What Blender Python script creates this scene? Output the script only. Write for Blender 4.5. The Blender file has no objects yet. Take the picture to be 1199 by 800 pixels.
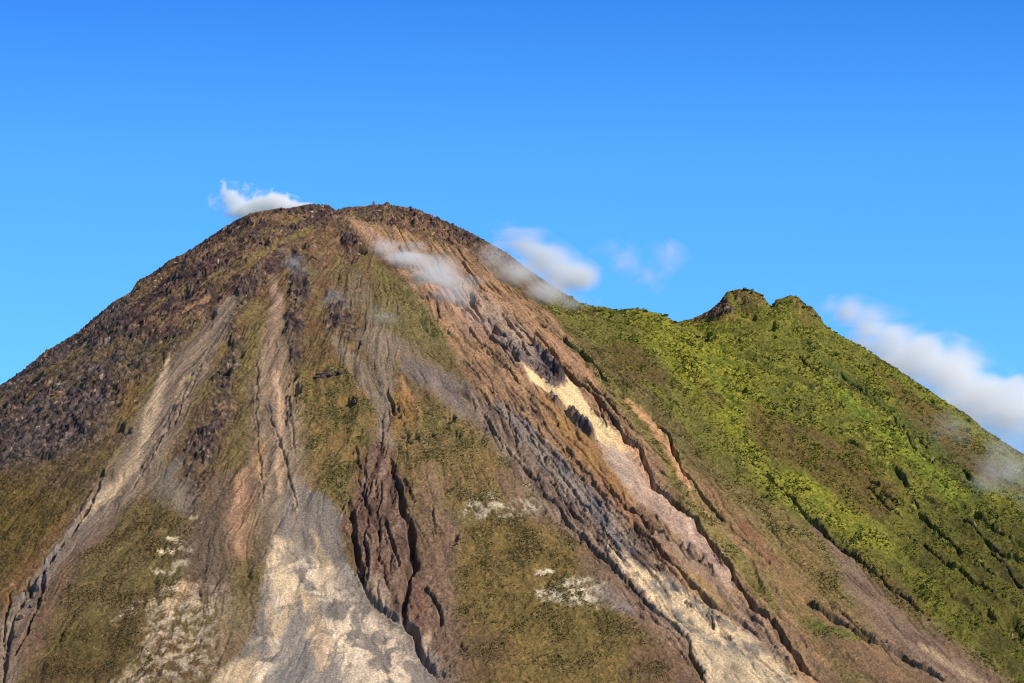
import bpy, bmesh, math, random
import numpy as np
from mathutils import Vector, Matrix

# ------------------------------------------------------------------ camera, sky, sun, exposure
scene = bpy.context.scene
COL = scene.collection
F_PX = 5116.0                       # focal length in photograph pixels (1199 wide)
PITCH = math.radians(10.55)
CAM = np.array([0.0, 0.0, 2.0])
cd = bpy.data.cameras.new('camera'); cam = bpy.data.objects.new('camera', cd); COL.objects.link(cam)
cd.sensor_width = 36.0; cd.lens = 36.0 * F_PX / 1199.0
cd.clip_start = 1.0; cd.clip_end = 90000.0
cam.location = CAM; cam.rotation_euler = (math.pi/2 + PITCH, 0, 0)
scene.camera = cam

SUN_EL = math.radians(38.0)
SUN_AZ = math.radians(121.0)        # clockwise from +Y (the viewing direction): right and a little behind the viewer
sdir = Vector((math.sin(SUN_AZ)*math.cos(SUN_EL), math.cos(SUN_AZ)*math.cos(SUN_EL), math.sin(SUN_EL)))
sl = bpy.data.lights.new('sun', 'SUN'); so = bpy.data.objects.new('sun', sl); COL.objects.link(so)
sl.energy = 5.0; sl.angle = math.radians(0.5); sl.color = (1.0, 0.90, 0.77)
so.rotation_euler = (-sdir).to_track_quat('-Z', 'Y').to_euler()

world = bpy.data.worlds.new('World'); scene.world = world; world.use_nodes = True
wn = world.node_tree; wn.nodes.clear()
w_out = wn.nodes.new('ShaderNodeOutputWorld'); w_bg = wn.nodes.new('ShaderNodeBackground')
w_sky = wn.nodes.new('ShaderNodeTexSky'); w_sky.sky_type = 'NISHITA'; w_sky.sun_disc = False
w_sky.sun_elevation = SUN_EL; w_sky.sun_rotation = SUN_AZ
w_sky.altitude = 2500.0; w_sky.air_density = 1.0; w_sky.dust_density = 0.0; w_sky.ozone_density = 3.0
w_hsv = wn.nodes.new('ShaderNodeHueSaturation'); w_hsv.inputs['Saturation'].default_value = 1.25
w_hsv.inputs['Hue'].default_value = 0.5; w_hsv.inputs['Value'].default_value = 1.0
w_bg.inputs['Strength'].default_value = 0.085
wn.links.new(w_sky.outputs[0], w_hsv.inputs['Color'])
# brighter, paler air towards the horizon
w_tc = wn.nodes.new('ShaderNodeTexCoord'); w_sep = wn.nodes.new('ShaderNodeSeparateXYZ'); w_rmp = wn.nodes.new('ShaderNodeValToRGB')
w_mul = wn.nodes.new('ShaderNodeVectorMath'); w_mul.operation = 'MULTIPLY'
wn.links.new(w_tc.outputs['Generated'], w_sep.inputs[0]); wn.links.new(w_sep.outputs['Z'], w_rmp.inputs['Fac'])
SKY_RAMP = [(0.0, (2.4, 3.0, 3.1)), (0.17, (2.0, 2.65, 2.9)), (0.225, (1.55, 2.35, 2.8)), (0.262, (0.9, 1.65, 2.5)), (0.45, (0.7, 0.8, 0.9))]
w_e = w_rmp.color_ramp.elements
while len(w_e) < len(SKY_RAMP): w_e.new(0.9)
for el, (pos, c) in zip(list(w_e), SKY_RAMP): el.position = pos
for i, (pos, c) in enumerate(SKY_RAMP): w_e[i].position = pos; w_e[i].color = (*c, 1)
wn.links.new(w_hsv.outputs[0], w_mul.inputs[0]); wn.links.new(w_rmp.outputs[0], w_mul.inputs[1]); wn.links.new(w_mul.outputs[0], w_bg.inputs['Color'])
wn.links.new(w_bg.outputs[0], w_out.inputs['Surface'])

scene.view_settings.view_transform = 'Standard'; scene.view_settings.look = 'None'
scene.view_settings.gamma = 1.0; scene.view_settings.exposure = 0.0
scene.view_settings.use_curve_mapping = False
scene.render.engine = 'CYCLES'
scene.cycles.volume_bounces = 12; scene.cycles.max_bounces = 16
scene.cycles.diffuse_bounces = 2
scene.cycles.use_denoising = True; scene.cycles.denoiser = 'OPENIMAGEDENOISE'; scene.cycles.denoising_input_passes = 'RGB_ALBEDO_NORMAL'; scene.cycles.denoising_prefilter = 'ACCURATE'; scene.cycles.filter_width = 1.05; scene.cycles.use_adaptive_sampling = False
scene.cycles.volume_step_rate = 1.0; scene.cycles.volume_max_steps = 256

STEP_X, STEP_Y = 0.8, 1.0           # spacing of the finely modelled part of the mountain

# ------------------------------------------------------------------ noise
rng = np.random.RandomState(7)
PERM = rng.permutation(256).astype(np.int64); PERM = np.concatenate([PERM, PERM])
GA = rng.rand(256)*2*np.pi; GX = np.cos(GA).astype(np.float32); GY = np.sin(GA).astype(np.float32)
RV = rng.rand(256).astype(np.float32)

def perlin(x, y, seed=0):
    x = x + seed*17.31; y = y + seed*9.73
    xf = np.floor(x); yf = np.floor(y)
    xi = xf.astype(np.int64) & 255; yi = yf.astype(np.int64) & 255
    dx = (x-xf).astype(np.float32); dy = (y-yf).astype(np.float32)
    u = dx*dx*dx*(dx*(dx*6-15)+10); v = dy*dy*dy*(dy*(dy*6-15)+10)
    xj = (xi+1) & 255; yj = (yi+1) & 255
    def g(a, b, ax, ay):
        h = PERM[PERM[a]+b]; return GX[h]*ax + GY[h]*ay
    a = g(xi, yi, dx, dy); b = g(xj, yi, dx-1, dy); c = g(xi, yj, dx, dy-1); d = g(xj, yj, dx-1, dy-1)
    return ((a + u*(b-a)) + v*((c + u*(d-c)) - (a + u*(b-a))))*1.5

def fbm(x, y, octaves=4, seed=0, gain=0.5):
    s = 0; a = 1.0; t = 0
    for o in range(octaves):
        s = s + a*perlin(x*2**o, y*2**o, seed+o*3); t += a; a *= gain
    return s/t

def ridged(x, y, octaves=4, seed=0):
    s = 0; a = 1.0; t = 0
    for o in range(octaves):
        s = s + a*(1-np.abs(perlin(x*2**o, y*2**o, seed+o*3))*2); t += a; a *= 0.5
    return s/t

def hash2(i, j, k):
    return RV[PERM[(PERM[(i + 37*k) & 255] + j) & 255]]

def sst(a, b, x):
    t = np.clip((x-a)/(b-a), 0, 1); return t*t*(3-2*t)

def cells(x, y, cell, seed, round_=0.5, keep=1.0):
    """Boulders or shrubs: domes of random size round jittered points. Returns height in 0..1 and a random tint per dome."""
    x = x/cell; y = y/cell
    xi = np.floor(x).astype(np.int64); yi = np.floor(y).astype(np.int64)
    best = np.zeros(x.shape, np.float32); tint = np.full(x.shape, 0.5, np.float32)
    for a in (-1, 0, 1):
        for b in (-1, 0, 1):
            i = xi+a; j = yi+b
            px = i + 0.15+0.7*hash2(i, j, seed); py = j + 0.15+0.7*hash2(i, j, seed+1)
            r = 0.25 + 0.55*hash2(i, j, seed+2)**1.5
            sq = 0.7+0.6*hash2(i, j, seed+3)
            d2 = ((x-px)*sq)**2 + ((y-py)/sq)**2
            h = (np.clip(1-d2/(r*r), 0, 1)**round_)*r*1.3
            h = np.where(hash2(i, j, seed+4) < keep, h, 0)
            m = h > best
            best = np.where(m, h, best); tint = np.where(m, hash2(i, j, seed+5), tint)
    return best.astype(np.float32), tint

# ------------------------------------------------------------------ the skyline of the mountain as seen from the road
SKY = [(-400,690),(-60,487),(0,451),(15,442),(37,425),(52,412),(75,399),(95,386),(110,372),(120,365),(135,352),(150,344),(153,342),(157,335),
       (162,328),(175,322),(190,312),(197,305),(212,299),(230,288),(240,281),(260,268),(278,257),(293,250),(305,248),(327,244),
       (338,244),(357,240),(372,239),(385,240),(393,246),(405,243),(422,242),(437,240),(453,239),(470,242),(490,245),(500,250),
       (517,257),(542,268),(558,276),(577,287),(593,296),(607,307),(623,319),(643,332),(660,343),(677,353),(690,359),(708,360),
       (718,363),(735,363),(753,362),(762,366),(772,367),(783,373),(792,378),(812,373),(831,364),(842,354),(848,346),(851,342),
       (866,339),(881,340),(892,345),(900,356),(905,359),(908,351),(916,350),(924,346),(935,348),(944,358),(952,361),(959,370),
       (967,382),(978,389),(1000,402),(1012,408),(1040,426),(1066,443),(1084,455),(1112,474),(1135,487),(1150,501),(1170,515),
       (1199,532),(1290,592),(1700,880)]
SKU = np.array([p[0] for p in SKY], float); SKV = np.array([p[1] for p in SKY], float)
cp, sp = math.cos(PITCH), math.sin(PITCH)

C1 = (-150.0, 5075.0); C2 = (290.0, 5030.0)
def cone_profile(r, H, s, flat):
    d = np.sqrt(r*r+flat*flat)-flat
    z = H - s*d
    # the slope eases towards the plain
    return z
def base0(x, y):
    r1 = np.sqrt((x-C1[0])**2 + (y-C1[1])**2); r2 = np.sqrt((x-C2[0])**2 + ((y-C2[1]))**2)
    a = cone_profile(r1, 1140.0, 0.615, 75.0); b = cone_profile(r2, 1020.0, 0.60, 30.0)
    k = 14.0
    m = np.maximum(a, b); z = m + k*np.log(np.exp((a-m)/k)+np.exp((b-m)/k))
    # ease into the plain below 330 m
    z = np.where(z > 330, z, 330*np.exp((z-330)/330.0*1.0))
    return z

UA = np.arange(-400, 1701, 1.0)
def skyline_fix(h, corr_f, n=4):
    """height to add along each line of sight direction (a function of bearing) so the crest follows the surveyed skyline"""
    tgt = np.interp(UA, SKU, SKV)
    yy = np.arange(4300, 5400, 3.0)
    tot = np.zeros_like(UA); yc = np.full_like(UA, 5050.0)
    for it in range(n):
        X = ((UA-599.5)/F_PX)[:, None]*(yy[None, :]/cp*1.03)
        Z = h(X, yy[None, :]+0*X) + corr_f(tot, yc, yy)
        X = ((UA-599.5)/F_PX)[:, None]*(yy[None, :]*cp+(Z-2)*sp)
        e = (Z-2)/yy[None, :]
        k = e.argmax(1); yc = yy[k]
        ec = e[np.arange(len(UA)), k]
        tg = np.tan(PITCH + np.arctan((400-tgt)/F_PX))
        tot = tot + (tg-ec)*yc
    return tot, yc
def gauss1(a, s):
    k = np.arange(-int(3*s), int(3*s)+1); w = np.exp(-0.5*(k/s)**2); w /= w.sum()
    return np.convolve(np.pad(a, len(k)//2, mode='edge'), w, mode='valid')
def corr_all(tot, yc, yy):
    sm = gauss1(tot, 40); de = tot-sm; ys = gauss1(yc, 25)
    dy = yy[None, :]-ys[:, None]
    return sm[:, None]*np.exp(-(np.minimum(dy, 0)/420.0)**2) + de[:, None]*np.exp(-(dy/np.where(dy < 0, 55.0, 90.0))**2)
TOT, YC = skyline_fix(base0, corr_all)
SM = gauss1(TOT, 40); DE = TOT-SM; YS = gauss1(YC, 25)
def base(x, y):
    z = base0(x, y)
    dep = y*cp+(z-2)*sp
    u = 599.5 + F_PX*x/np.maximum(dep, 50.0)
    sm = np.interp(u, UA, SM); de = np.interp(u, UA, DE); ys = np.interp(u, UA, YS)
    dy = y-ys
    far = sst(4200, 4600, dy*0+y) if False else 1.0
    return z + (sm*np.exp(-(np.minimum(dy, 0)/420.0)**2)*np.exp(-(np.maximum(dy, 0)/700.0)**2) + de*np.exp(-(dy/np.where(dy < 0, 55.0, 90.0))**2))*far

YM = np.arange(3300, 5400, 2.0)
def at(u, v):
    """point of the slope that is met when sighting along pixel (u, v)"""
    a = (u-599.5)/F_PX; b = (400-v)/F_PX
    dx, dy, dz = a, cp-b*sp, sp+b*cp
    t = YM/dy
    X = t*dx; Z = 2+t*dz
    g = base(X, YM)-Z
    k = np.argmax(g > 0) if (g > 0).any() else g.argmax()
    if g[k] > 0 and k > 0:
        f = -g[k-1]/(g[k]-g[k-1]); y = YM[k-1]+2*f
    else: y = YM[k]
    return (y/dy*dx, y)
def line(pts): return np.array([at(*p) for p in pts])
def pline(pts):
    out = []
    for u, v in pts:
        x, y = at(u, v); g = np.interp(u, SKU, SKV)-v
        if g > -4: y2 = y+(g+4)*14+30; x = x*y2/y; y = y2
        out.append((x, y))
    return np.array(out)
def dense(pts, n=6):
    p = np.array(pts, float); out = []
    for i in range(len(p)-1):
        m = max(1, int(np.hypot(*(p[i+1]-p[i]))/n))
        for k in range(m): out.append(p[i]+(p[i+1]-p[i])*k/m)
    out.append(p[-1]); return out

# ------------------------------------------------------------------ survey grid
def geo(a, b, n, k=3.0):
    t = np.linspace(0, 1, n+1)[1:]; return a + (b-a)*(np.exp(k*t)-1)/(np.exp(k)-1)
XF0, XF1, YF0, YF1 = -650.0, 650.0, 3740.0, 5190.0
xs = np.concatenate([geo(XF0, -16000, 70, 5)[::-1], np.arange(XF0, XF1+.1, STEP_X), geo(XF1, 16000, 70, 5)])
ys = np.concatenate([geo(YF0, -3000, 110, 4)[::-1], np.arange(YF0, YF1+.1, STEP_Y), geo(YF1, 24000, 80, 5)])
X, Y = np.meshgrid(xs, ys)          # rows follow y
SH = X.shape
ZB = base(X, Y)
SC = 0.5                            # the slope is seen at a slant: distances along y count half
PX, PY = X, Y*SC
# warped copy for ragged edges
WX = PX + 5.0*fbm(PX/22, PY/22, 3, 41) + 1.6*perlin(PX/4, PY/4, 45); WY = PY + 5.0*fbm(PX/22, PY/22, 3, 51) + 1.6*perlin(PX/4, PY/4, 55)
TH = np.arctan2(X-C1[0], C1[1]-Y); R1 = np.hypot(X-C1[0], Y-C1[1])

def window(p, pad):
    x0, x1 = p[:, 0].min()-pad, p[:, 0].max()+pad; y0, y1 = p[:, 1].min()-pad/SC, p[:, 1].max()+pad/SC
    i0, i1 = np.searchsorted(ys, [y0, y1]); j0, j1 = np.searchsorted(xs, [x0, x1])
    return slice(max(i0, 0), i1), slice(max(j0, 0), j1)
def stroke_dist(p, w, wx, wy, widths=None):
    q = p*np.array([1, SC]); best = np.full(wx.shape, 1e9); sign = np.ones(wx.shape); par = np.zeros(wx.shape)
    L = np.concatenate([[0], np.cumsum(np.hypot(*(q[1:]-q[:-1]).T))]); tot = max(L[-1], 1e-6)
    for i in range(len(q)-1):
        a, b = q[i], q[i+1]; ab = b-a; l2 = max((ab**2).sum(), 1e-9)
        t = np.clip(((wx-a[0])*ab[0]+(wy-a[1])*ab[1])/l2, 0, 1)
        dx = wx-(a[0]+t*ab[0]); dy = wy-(a[1]+t*ab[1]); d = np.hypot(dx, dy)
        m = d < best
        best = np.where(m, d, best); sign = np.where(m, np.sign(ab[0]*dy-ab[1]*dx), sign); par = np.where(m, (L[i]+t*math.sqrt(l2))/tot, par)
    return best, sign, par
def stroke(pts, w, soft=0.5, warp=True):
    """mask along a polyline; w = width or list of widths"""
    p = pline(pts); w = np.atleast_1d(np.array(w, float)); pad = w.max()*1.6+14
    s = window(p, pad); wx, wy = (WX[s], WY[s]) if warp else (PX[s], PY[s])
    d, sg, t = stroke_dist(p, w, wx, wy)
    ww = np.interp(t, np.linspace(0, 1, len(w)), w)*0.5
    m = 1-sst(ww*(1-soft), ww*(1+soft)+0.6, d)
    return s, m
def poly(pts, soft=5.0, warp=True):
    p = pline(pts); s = window(p, soft+12); wx, wy = (WX[s], WY[s]) if warp else (PX[s], PY[s])
    q = p*np.array([1, SC]); n = len(q)
    inside = np.zeros(wx.shape, bool); best = np.full(wx.shape, 1e9)
    for i in range(n):
        a, b = q[i], q[(i+1) % n]; ab = b-a; l2 = max((ab**2).sum(), 1e-9)
        t = np.clip(((wx-a[0])*ab[0]+(wy-a[1])*ab[1])/l2, 0, 1)
        best = np.minimum(best, np.hypot(wx-(a[0]+t*ab[0]), wy-(a[1]+t*ab[1])))
        if a[1] != b[1]:
            c = ((a[1] > wy) != (b[1] > wy)) & (wx < (b[0]-a[0])*(wy-a[1])/(b[1]-a[1])+a[0]); inside ^= c
    sd = np.where(inside, -best, best)
    return s, 1-sst(-soft, soft, sd)

def lin(c):
    c = np.array(c, float)/255.0
    return np.where(c <= 0.04045, c/12.92, ((c+0.055)/1.055)**2.4)
K_ALB = np.array([1.18, 1.22, 1.30])
def alb(r, g, b): return (lin((r, g, b))/K_ALB).astype(np.float32)

# shared fields
wob = 0.030*fbm(X/160, Y/220, 3, 201) + 0.006*perlin(X/30, Y/60, 207)
wob = wob + 0.0035*fbm(X/14, Y/22, 3, 211)
THW = TH + wob
C3 = (-355.0, 5740.0)                             # the flows of the right half fan out from further back
TH3 = np.arctan2(X-C3[0], C3[1]-Y) + wob*0.4; R3 = np.hypot(X-C3[0], C3[1]-Y)
_dl = line([(445,262),(470,400),(500,600),(530,800)]); _o = np.argsort(_dl[:, 1])
WR = sst(-25, 25, X-np.interp(Y, _dl[_o, 1], _dl[_o, 0]))
def flow(fn, a, b, r0, r1, oc, seed):
    return (fn(THW*a, R1/r0, oc, seed)*sst(60, 420, R1)*(1-WR) + fn(TH3*b, R3/r1, oc, seed+5)*WR)
streak = flow(fbm, 95, 120, 70, 75, 4, 11)        # fine streaks running down the fall line
streak2 = flow(fbm, 38, 46, 160, 170, 3, 17)
def thin(x, y, oc, seed):                          # thin rills: the zero lines of a noise, broken here and there
    a = 1-np.abs(perlin(x, y, seed))*6.5; b = 1-np.abs(perlin(x*2.1, y*1.7, seed+3))*4.5
    br = sst(-0.15, 0.2, perlin(x*0.7, y*3.1, seed+7)); br2 = sst(0.0, 0.3, perlin(x*1.3, y*4.3, seed+9))
    return np.maximum(np.clip(a, 0, 1)*br, 0.7*np.clip(b, 0, 1)*br2)
rill = flow(thin, 62, 85, 170, 150, 1, 301)
n_big = fbm(X/120, Y/170, 4, 21); n_mid = fbm(X/30, Y/45, 4, 23); n_fine = fbm(X/7, Y/10, 3, 27)
n_grain = perlin(X/2.3, Y/3.1, 31)

# ------------------------------------------------------------------ ground cover
COLR = np.empty(SH+(3,), np.float32)
ROCK = np.zeros(SH, np.float32)     # how blocky the lava is
BUSH = np.zeros(SH, np.float32)     # how shrubby the cover is
SMOOTH = np.zeros(SH, np.float32)   # loose ash and scree, little relief
ZONE = np.zeros(SH, np.int16)
def mix(a, b, t): return a + (b-a)*t[..., None]
def tone(c1, c2, n): return mix(np.asarray(c1), np.asarray(c2), np.clip(n, 0, 1))
N01 = np.clip(0.5+n_mid*0.9+n_big*0.5, 0, 1); NS = np.clip(0.5+streak*2.0, 0, 1); NF = np.clip(0.5+n_fine*1.0, 0, 1)

olive = alb(118, 99, 60); brown = alb(104, 76, 56); gold = alb(140, 112, 52); green = alb(112, 116, 40)
COLR[:] = tone(olive, brown, 0.5+n_mid*1.2+streak*0.6)
COLR[:] = mix(COLR, alb(110, 102, 56), np.clip(n_big*1.3+0.0, 0, 0.6))
ROCK[:] = 0.16; BUSH[:] = 0.16
# forested plain and lower flanks
low = sst(380, 250, ZB); COLR[:] = mix(COLR, alb(60, 78, 32), low.astype(np.float32)); BUSH[:] = np.maximum(BUSH, low)

def paint(sm, c, k=1.0, n=None, rock=None, bush=None, smooth=None, zone=None):
    s, m = sm; m = m*k
    if n is not None: m = m*np.clip(n[s], 0, 1)
    m = np.clip(m, 0, 1).astype(np.float32)
    if isinstance(c, tuple): cc = tone(c[0], c[1], c[2][s])
    else: cc = c
    COLR[s] = COLR[s] + (cc-COLR[s])*m[..., None]
    if rock is not None: ROCK[s] += (rock-ROCK[s])*m
    if bush is not None: BUSH[s] += (bush-BUSH[s])*m
    if smooth is not None: SMOOTH[s] += (smooth-SMOOTH[s])*m
    if zone is not None: ZONE[s] = np.where(m > 0.5, zone, ZONE[s])

# --- green eastern slope and peak
G_poly = [(655,350),(690,358),(740,364),(790,378),(812,373),(848,346),(881,338),(940,345),(1000,400),(1100,465),(1199,532),(1260,570),(1300,900),
          (1199,800),(1130,760),(1050,700),(980,640),(900,590),(830,540),(780,480),(720,425),(680,390),(640,360)]
gtone = np.clip(0.5+n_mid*1.4+streak2*0.6, 0, 1)
paint(poly(G_poly, 16), (alb(104, 104, 42), alb(128, 126, 42), gtone), 1.0, bush=1.0, rock=0.0, smooth=0.0, zone=10)
paint(poly([(650,352),(700,362),(780,378),(800,440),(860,520),(940,590),(1040,680),(1100,740),(1040,720),(900,620),(820,560),(760,490),(700,430),(650,380)], 18), (alb(108,98,56), alb(114,112,48), gtone), 0.5, bush=0.4)
paint(poly([(740,366),(790,380),(850,380),(880,440),(920,500),(980,580),(1060,640),(1010,640),(900,560),(820,470),(760,410)], 16), (alb(118,124,34), alb(150,146,38), gtone), 0.75, bush=1.0)
# browner patches
for c in ([(880,470),(940,500),(960,560),(900,545),(870,500)], [(940,500),(1000,520),(1060,580),(1040,610),(980,590),(950,550)], [(740,395),(770,420),(790,450),(740,450),(700,410)],
          [(1030,430),(1100,470),(1170,540),(1199,580),(1140,560),(1070,500)], [(990,640),(1060,680),(1090,720),(1040,720)], [(815,440),(850,470),(830,480)]):
    paint(poly(c, 14), (alb(96, 76, 50), alb(114, 94, 44), N01), 0.85, bush=0.6)
# yellow green bright run
paint(stroke([(880,540),(920,570),(980,598),(1040,622),(1085,650)], [26, 40, 44, 34, 16], 0.8), (alb(122,122,42), alb(146,138,44), gtone), 0.5, bush=0.8)
paint(stroke([(960,440),(1020,490),(1080,545),(1140,600),(1199,640)], [14, 26, 26, 24, 24], 0.8), (alb(106,122,36), alb(132,140,38), gtone), 0.7, bush=1)
paint(stroke([(940,395),(1020,460),(1090,520),(1150,590)], [10, 18, 26, 20], 0.9), alb(74, 86, 40), 0.6, bush=1)
# lower right vegetation, with vignette darkening painted into its colour
paint(poly([(1080,590),(1210,600),(1240,830),(1199,800),(1120,740),(1090,700),(1050,640)], 24), (alb(70, 64, 32), alb(96,92,36), gtone), 0.85, bush=0.9)

# --- brown olive lower right
paint(poly([(845,570),(900,590),(960,640),(1030,700),(1100,770),(1150,810),(960,810),(930,760),(890,690),(850,630)], 14), (alb(128,100,62), alb(120,110,58), N01), 0.9, bush=0.35, rock=0.1)
paint(stroke([(790,545),(840,590),(890,640),(940,700),(990,740),(1040,790)], [12, 26, 34, 30, 26, 30], 0.9), (alb(140,108,76), alb(154,118,84), NS), 0.65, bush=0.1, smooth=0.5)
paint(stroke([(955,615),(985,650),(1010,690),(1050,740),(1100,780),(1150,810)], [8, 18, 36, 50, 60, 60], 0.8), (alb(118,92,82), alb(136,112,98), NS), 0.8, bush=0.05, smooth=0.7, rock=0.1)
paint(stroke([(1080,757),(1105,772),(1130,788),(1160,806)], [6, 12, 14, 12], 0.7), (alb(170,146,116), alb(140,116,96), NS), 0.9, bush=0, smooth=0.8, zone=7)
paint(stroke([(985,760),(1030,790),(1060,815)], [40, 50, 40], 0.9), alb(112,84,72), 0.5, bush=0.1)
paint(stroke([(955,735),(1000,748)], [14, 10], 0.9), alb(96,104,36), 0.8, bush=0.8)

# --- the dark block lava of the left shoulder
LAVA = [(-70,500),(-60,480),(0,450),(75,398),(150,342),(197,303),(230,286),(230,330),(200,380),(165,420),(140,470),(120,520),(60,560),(0,590),(-70,620)]
ltone = np.clip(0.5+n_fine*1.2, 0, 1)
paint(poly([(u+(38 if u > 90 else 0), v+(26 if v > 340 else 0)) for u, v in LAVA], 34), (alb(76, 62, 54), alb(112, 94, 76), ltone), 0.85, n=0.5+n_mid*2.6, rock=0.8, bush=0.1)
paint(poly(LAVA, 20), (alb(58, 50, 54), alb(102, 88, 86), ltone), 0.95, rock=1.0, bush=0.05, zone=2)
paint(poly([(-60,560),(60,540),(120,520),(140,500),(110,580),(60,640),(0,700),(-60,720)], 20), (alb(104,86,48), alb(84,66,48), N01), 0.8, rock=0.45, bush=0.3)
paint(stroke([(60,450),(120,440),(170,440)], [10, 18, 20], 0.9), alb(112,98,70), 0.4)
paint(poly(LAVA, 26), (alb(96, 82, 54), alb(112, 92, 60), N01), 0.75, n=n_big*2.2+n_mid*2.0+0.05, rock=0.45, bush=0.3)
TOP = [(150,345),(197,303),(240,278),(290,248),(370,236),(440,235),(500,248),(560,275),(600,300),(575,300),(520,285),(470,270),(430,262),(420,300),(400,318),(340,305),(300,345),(255,360),(220,395),(180,400),(150,380)]
paint(poly(TOP, 7), (alb(66, 50, 50), alb(114, 88, 76), np.clip(0.45+n_fine*1.3+n_mid, 0, 1)), 0.95, rock=0.9, bush=0.0, zone=3)
paint(stroke([(165,332),(190,318),(230,292),(262,278)], [12, 16, 12, 6], 0.7), (alb(170,126,90), alb(108,74,56), ltone), 0.8, rock=0.9)
paint(poly([(350,270),(385,262),(410,290),(385,300),(355,295)], 8), alb(124,94,62), 0.6, rock=0.3)
paint(stroke([(435,300),(470,262)], [4, 4]), alb(120,70,60), 0.3)
paint(stroke([(370,303),(390,304),(402,298)], [9, 11, 6], 0.6), alb(106,60,50), 0.7, rock=0.6)
paint(stroke([(240,300),(255,320),(270,350)], [10, 12, 10], 0.8), alb(84,56,50), 0.4)
paint(stroke([(440,262),(500,262),(545,285),(600,312)], [18, 26, 30, 16], 0.7), (alb(92,66,56), alb(140,104,84), ltone), 0.8, rock=1.0, zone=3)
# golden ash tongue under the summit
paint(stroke([(247,348),(225,360),(215,366)], [4, 5, 3], 0.5), alb(156,118,82), 0.8, rock=0.2, smooth=1)
paint(stroke([(292,330),(300,300),(312,275)], [10, 12, 8], 0.9), alb(132,102,68), 0.6, rock=0.3)

paint(poly(TOP, 12), (alb(110, 86, 60), alb(126, 96, 66), N01), 0.7, n=n_big*1.6+n_mid*2.4+0.05, rock=0.4, bush=0.1)
paint(poly(TOP, 10), (alb(112, 98, 60), alb(122, 106, 64), N01), 0.8, n=fbm(TH*14, R1/120, 3, 431)*3.5-0.1, rock=0.3, bush=0.2)
# --- olive strips between the chutes
paint(stroke([(300,360),(300,420),(285,500),(270,560)], [20, 30, 22, 16], 0.8), (alb(124,104,64), alb(110,98,56), N01), 0.8, bush=0.3)
paint(stroke([(235,400),(225,450),(205,500)], [10, 16, 10], 0.9), alb(120,88,50), 0.6, bush=0.2)
paint(stroke([(150,450),(150,480)], [26, 16], 0.9), alb(128,96,48), 0.6, bush=0.2)
# block lava ribs
for pl, w in (([(300,318),(285,345),(265,370),(270,400)], [14, 22, 26, 10]), ([(280,400),(272,420),(262,445),(262,480),(238,520),(228,560),(222,600)], [12, 18, 22, 34, 34, 26, 10]),
              ([(345,300),(352,335),(345,370),(345,410),(346,440)], [20, 24, 20, 16, 10]), ([(390,350),(400,380),(425,400)], [20, 34, 16]),
              ([(255,450),(262,440),(270,430)], [12, 14, 10])):
    paint(stroke(pl, w, 0.6), (alb(72, 60, 56), alb(112, 92, 74), ltone), 0.9, rock=0.9, bush=0.05, zone=4)
paint(stroke([(375,440),(405,445)], [8, 8], 0.7), alb(84,56,44), 0.8, rock=0.8)
paint(stroke([(378,472),(395,470)], [10, 8], 0.7), alb(104,62,50), 0.6, rock=0.8)
# domes of grass in the centre
paint(poly([(345,430),(380,425),(430,435),(445,470),(430,520),(412,560),(404,600),(370,585),(342,560),(338,500)], 10), (alb(130, 102, 58), alb(110, 102, 56), np.clip(0.5+n_mid*1.8, 0, 1)), 0.9, bush=0.5, rock=0.12, zone=5)
paint(poly([(455,460),(500,470),(545,480),(590,520),(620,560),(640,590),(600,590),(540,590),(500,600),(480,560),(462,520)], 10), (alb(132, 104, 62), alb(116, 104, 62), np.clip(0.5+n_mid*1.8, 0, 1)), 0.85, bush=0.4, rock=0.1)
paint(stroke([(470,470),(475,490),(462,505)], [18, 22, 8], 0.7), alb(146,106,56), 0.7, bush=0.2)
paint(stroke([(500,495),(530,500),(545,520)], [16, 18, 8], 0.8), alb(98,94,50), 0.7, bush=0.9)
paint(poly([(440,320),(500,350),(560,400),(620,470),(560,440),(480,400),(430,370)], 14), (alb(122,104,66), alb(112,102,60), N01), 0.8, bush=0.3)
paint(stroke([(440,310),(460,330),(500,370),(550,420)], [12, 22, 24, 12], 0.9), alb(116,108,62), 0.4, bush=0.4)
paint(poly([(120,600),(200,570),(230,620),(215,690),(160,740),(90,790),(60,760),(70,690)], 20), (alb(112,98,58), alb(96,78,50), N01), 0.8, bush=0.45, rock=0.3)
paint(poly([(50,740),(150,720),(190,780),(150,810),(50,810)], 12), (alb(92,80,34), alb(80,60,40), N01), 0.6, bush=0.6)
paint(poly([(-20,560),(60,580),(90,620),(50,660),(-20,690)], 16), (alb(104,88,36), alb(92,66,36), N01), 0.7, bush=0.5)
paint(stroke([(75,612),(50,650),(20,690),(-10,730)], [12, 26, 30, 26], 0.9), alb(130,94,60), 0.65, bush=0.2)

# --- scree chutes
scree = (alb(118,100,88), alb(142,122,104), NS)
paint(stroke([(272,352),(250,385),(228,420),(200,465),(180,510),(150,560),(110,610),(60,665),(25,715),(5,770),(-10,820)], [12, 30, 46, 50, 52, 46, 44, 22, 28, 30, 30], 0.45), scree, 0.95, rock=0.06, bush=0.0, smooth=1.0, zone=6)
paint(stroke([(215,590),(190,560),(205,545)], [20, 34, 14], 0.8), alb(128,116,104), 0.8, rock=0, bush=0.05, smooth=1)
paint(stroke([(222,440),(212,452),(206,462)], [4, 6, 3], 0.8), alb(186,158,118), 0.7, smooth=1)
paint(stroke([(198,420),(185,460),(175,490),(170,510),(155,545),(132,575),(108,598),(95,612)], [4, 9, 12, 13, 13, 12, 14, 5], 0.7), (alb(222,194,156), alb(170,144,118), np.clip(NS*0.6+NF*0.5, 0, 1)), 0.92, n=0.55+NS+0.4*n_fine, rock=0, smooth=1, zone=6)
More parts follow.
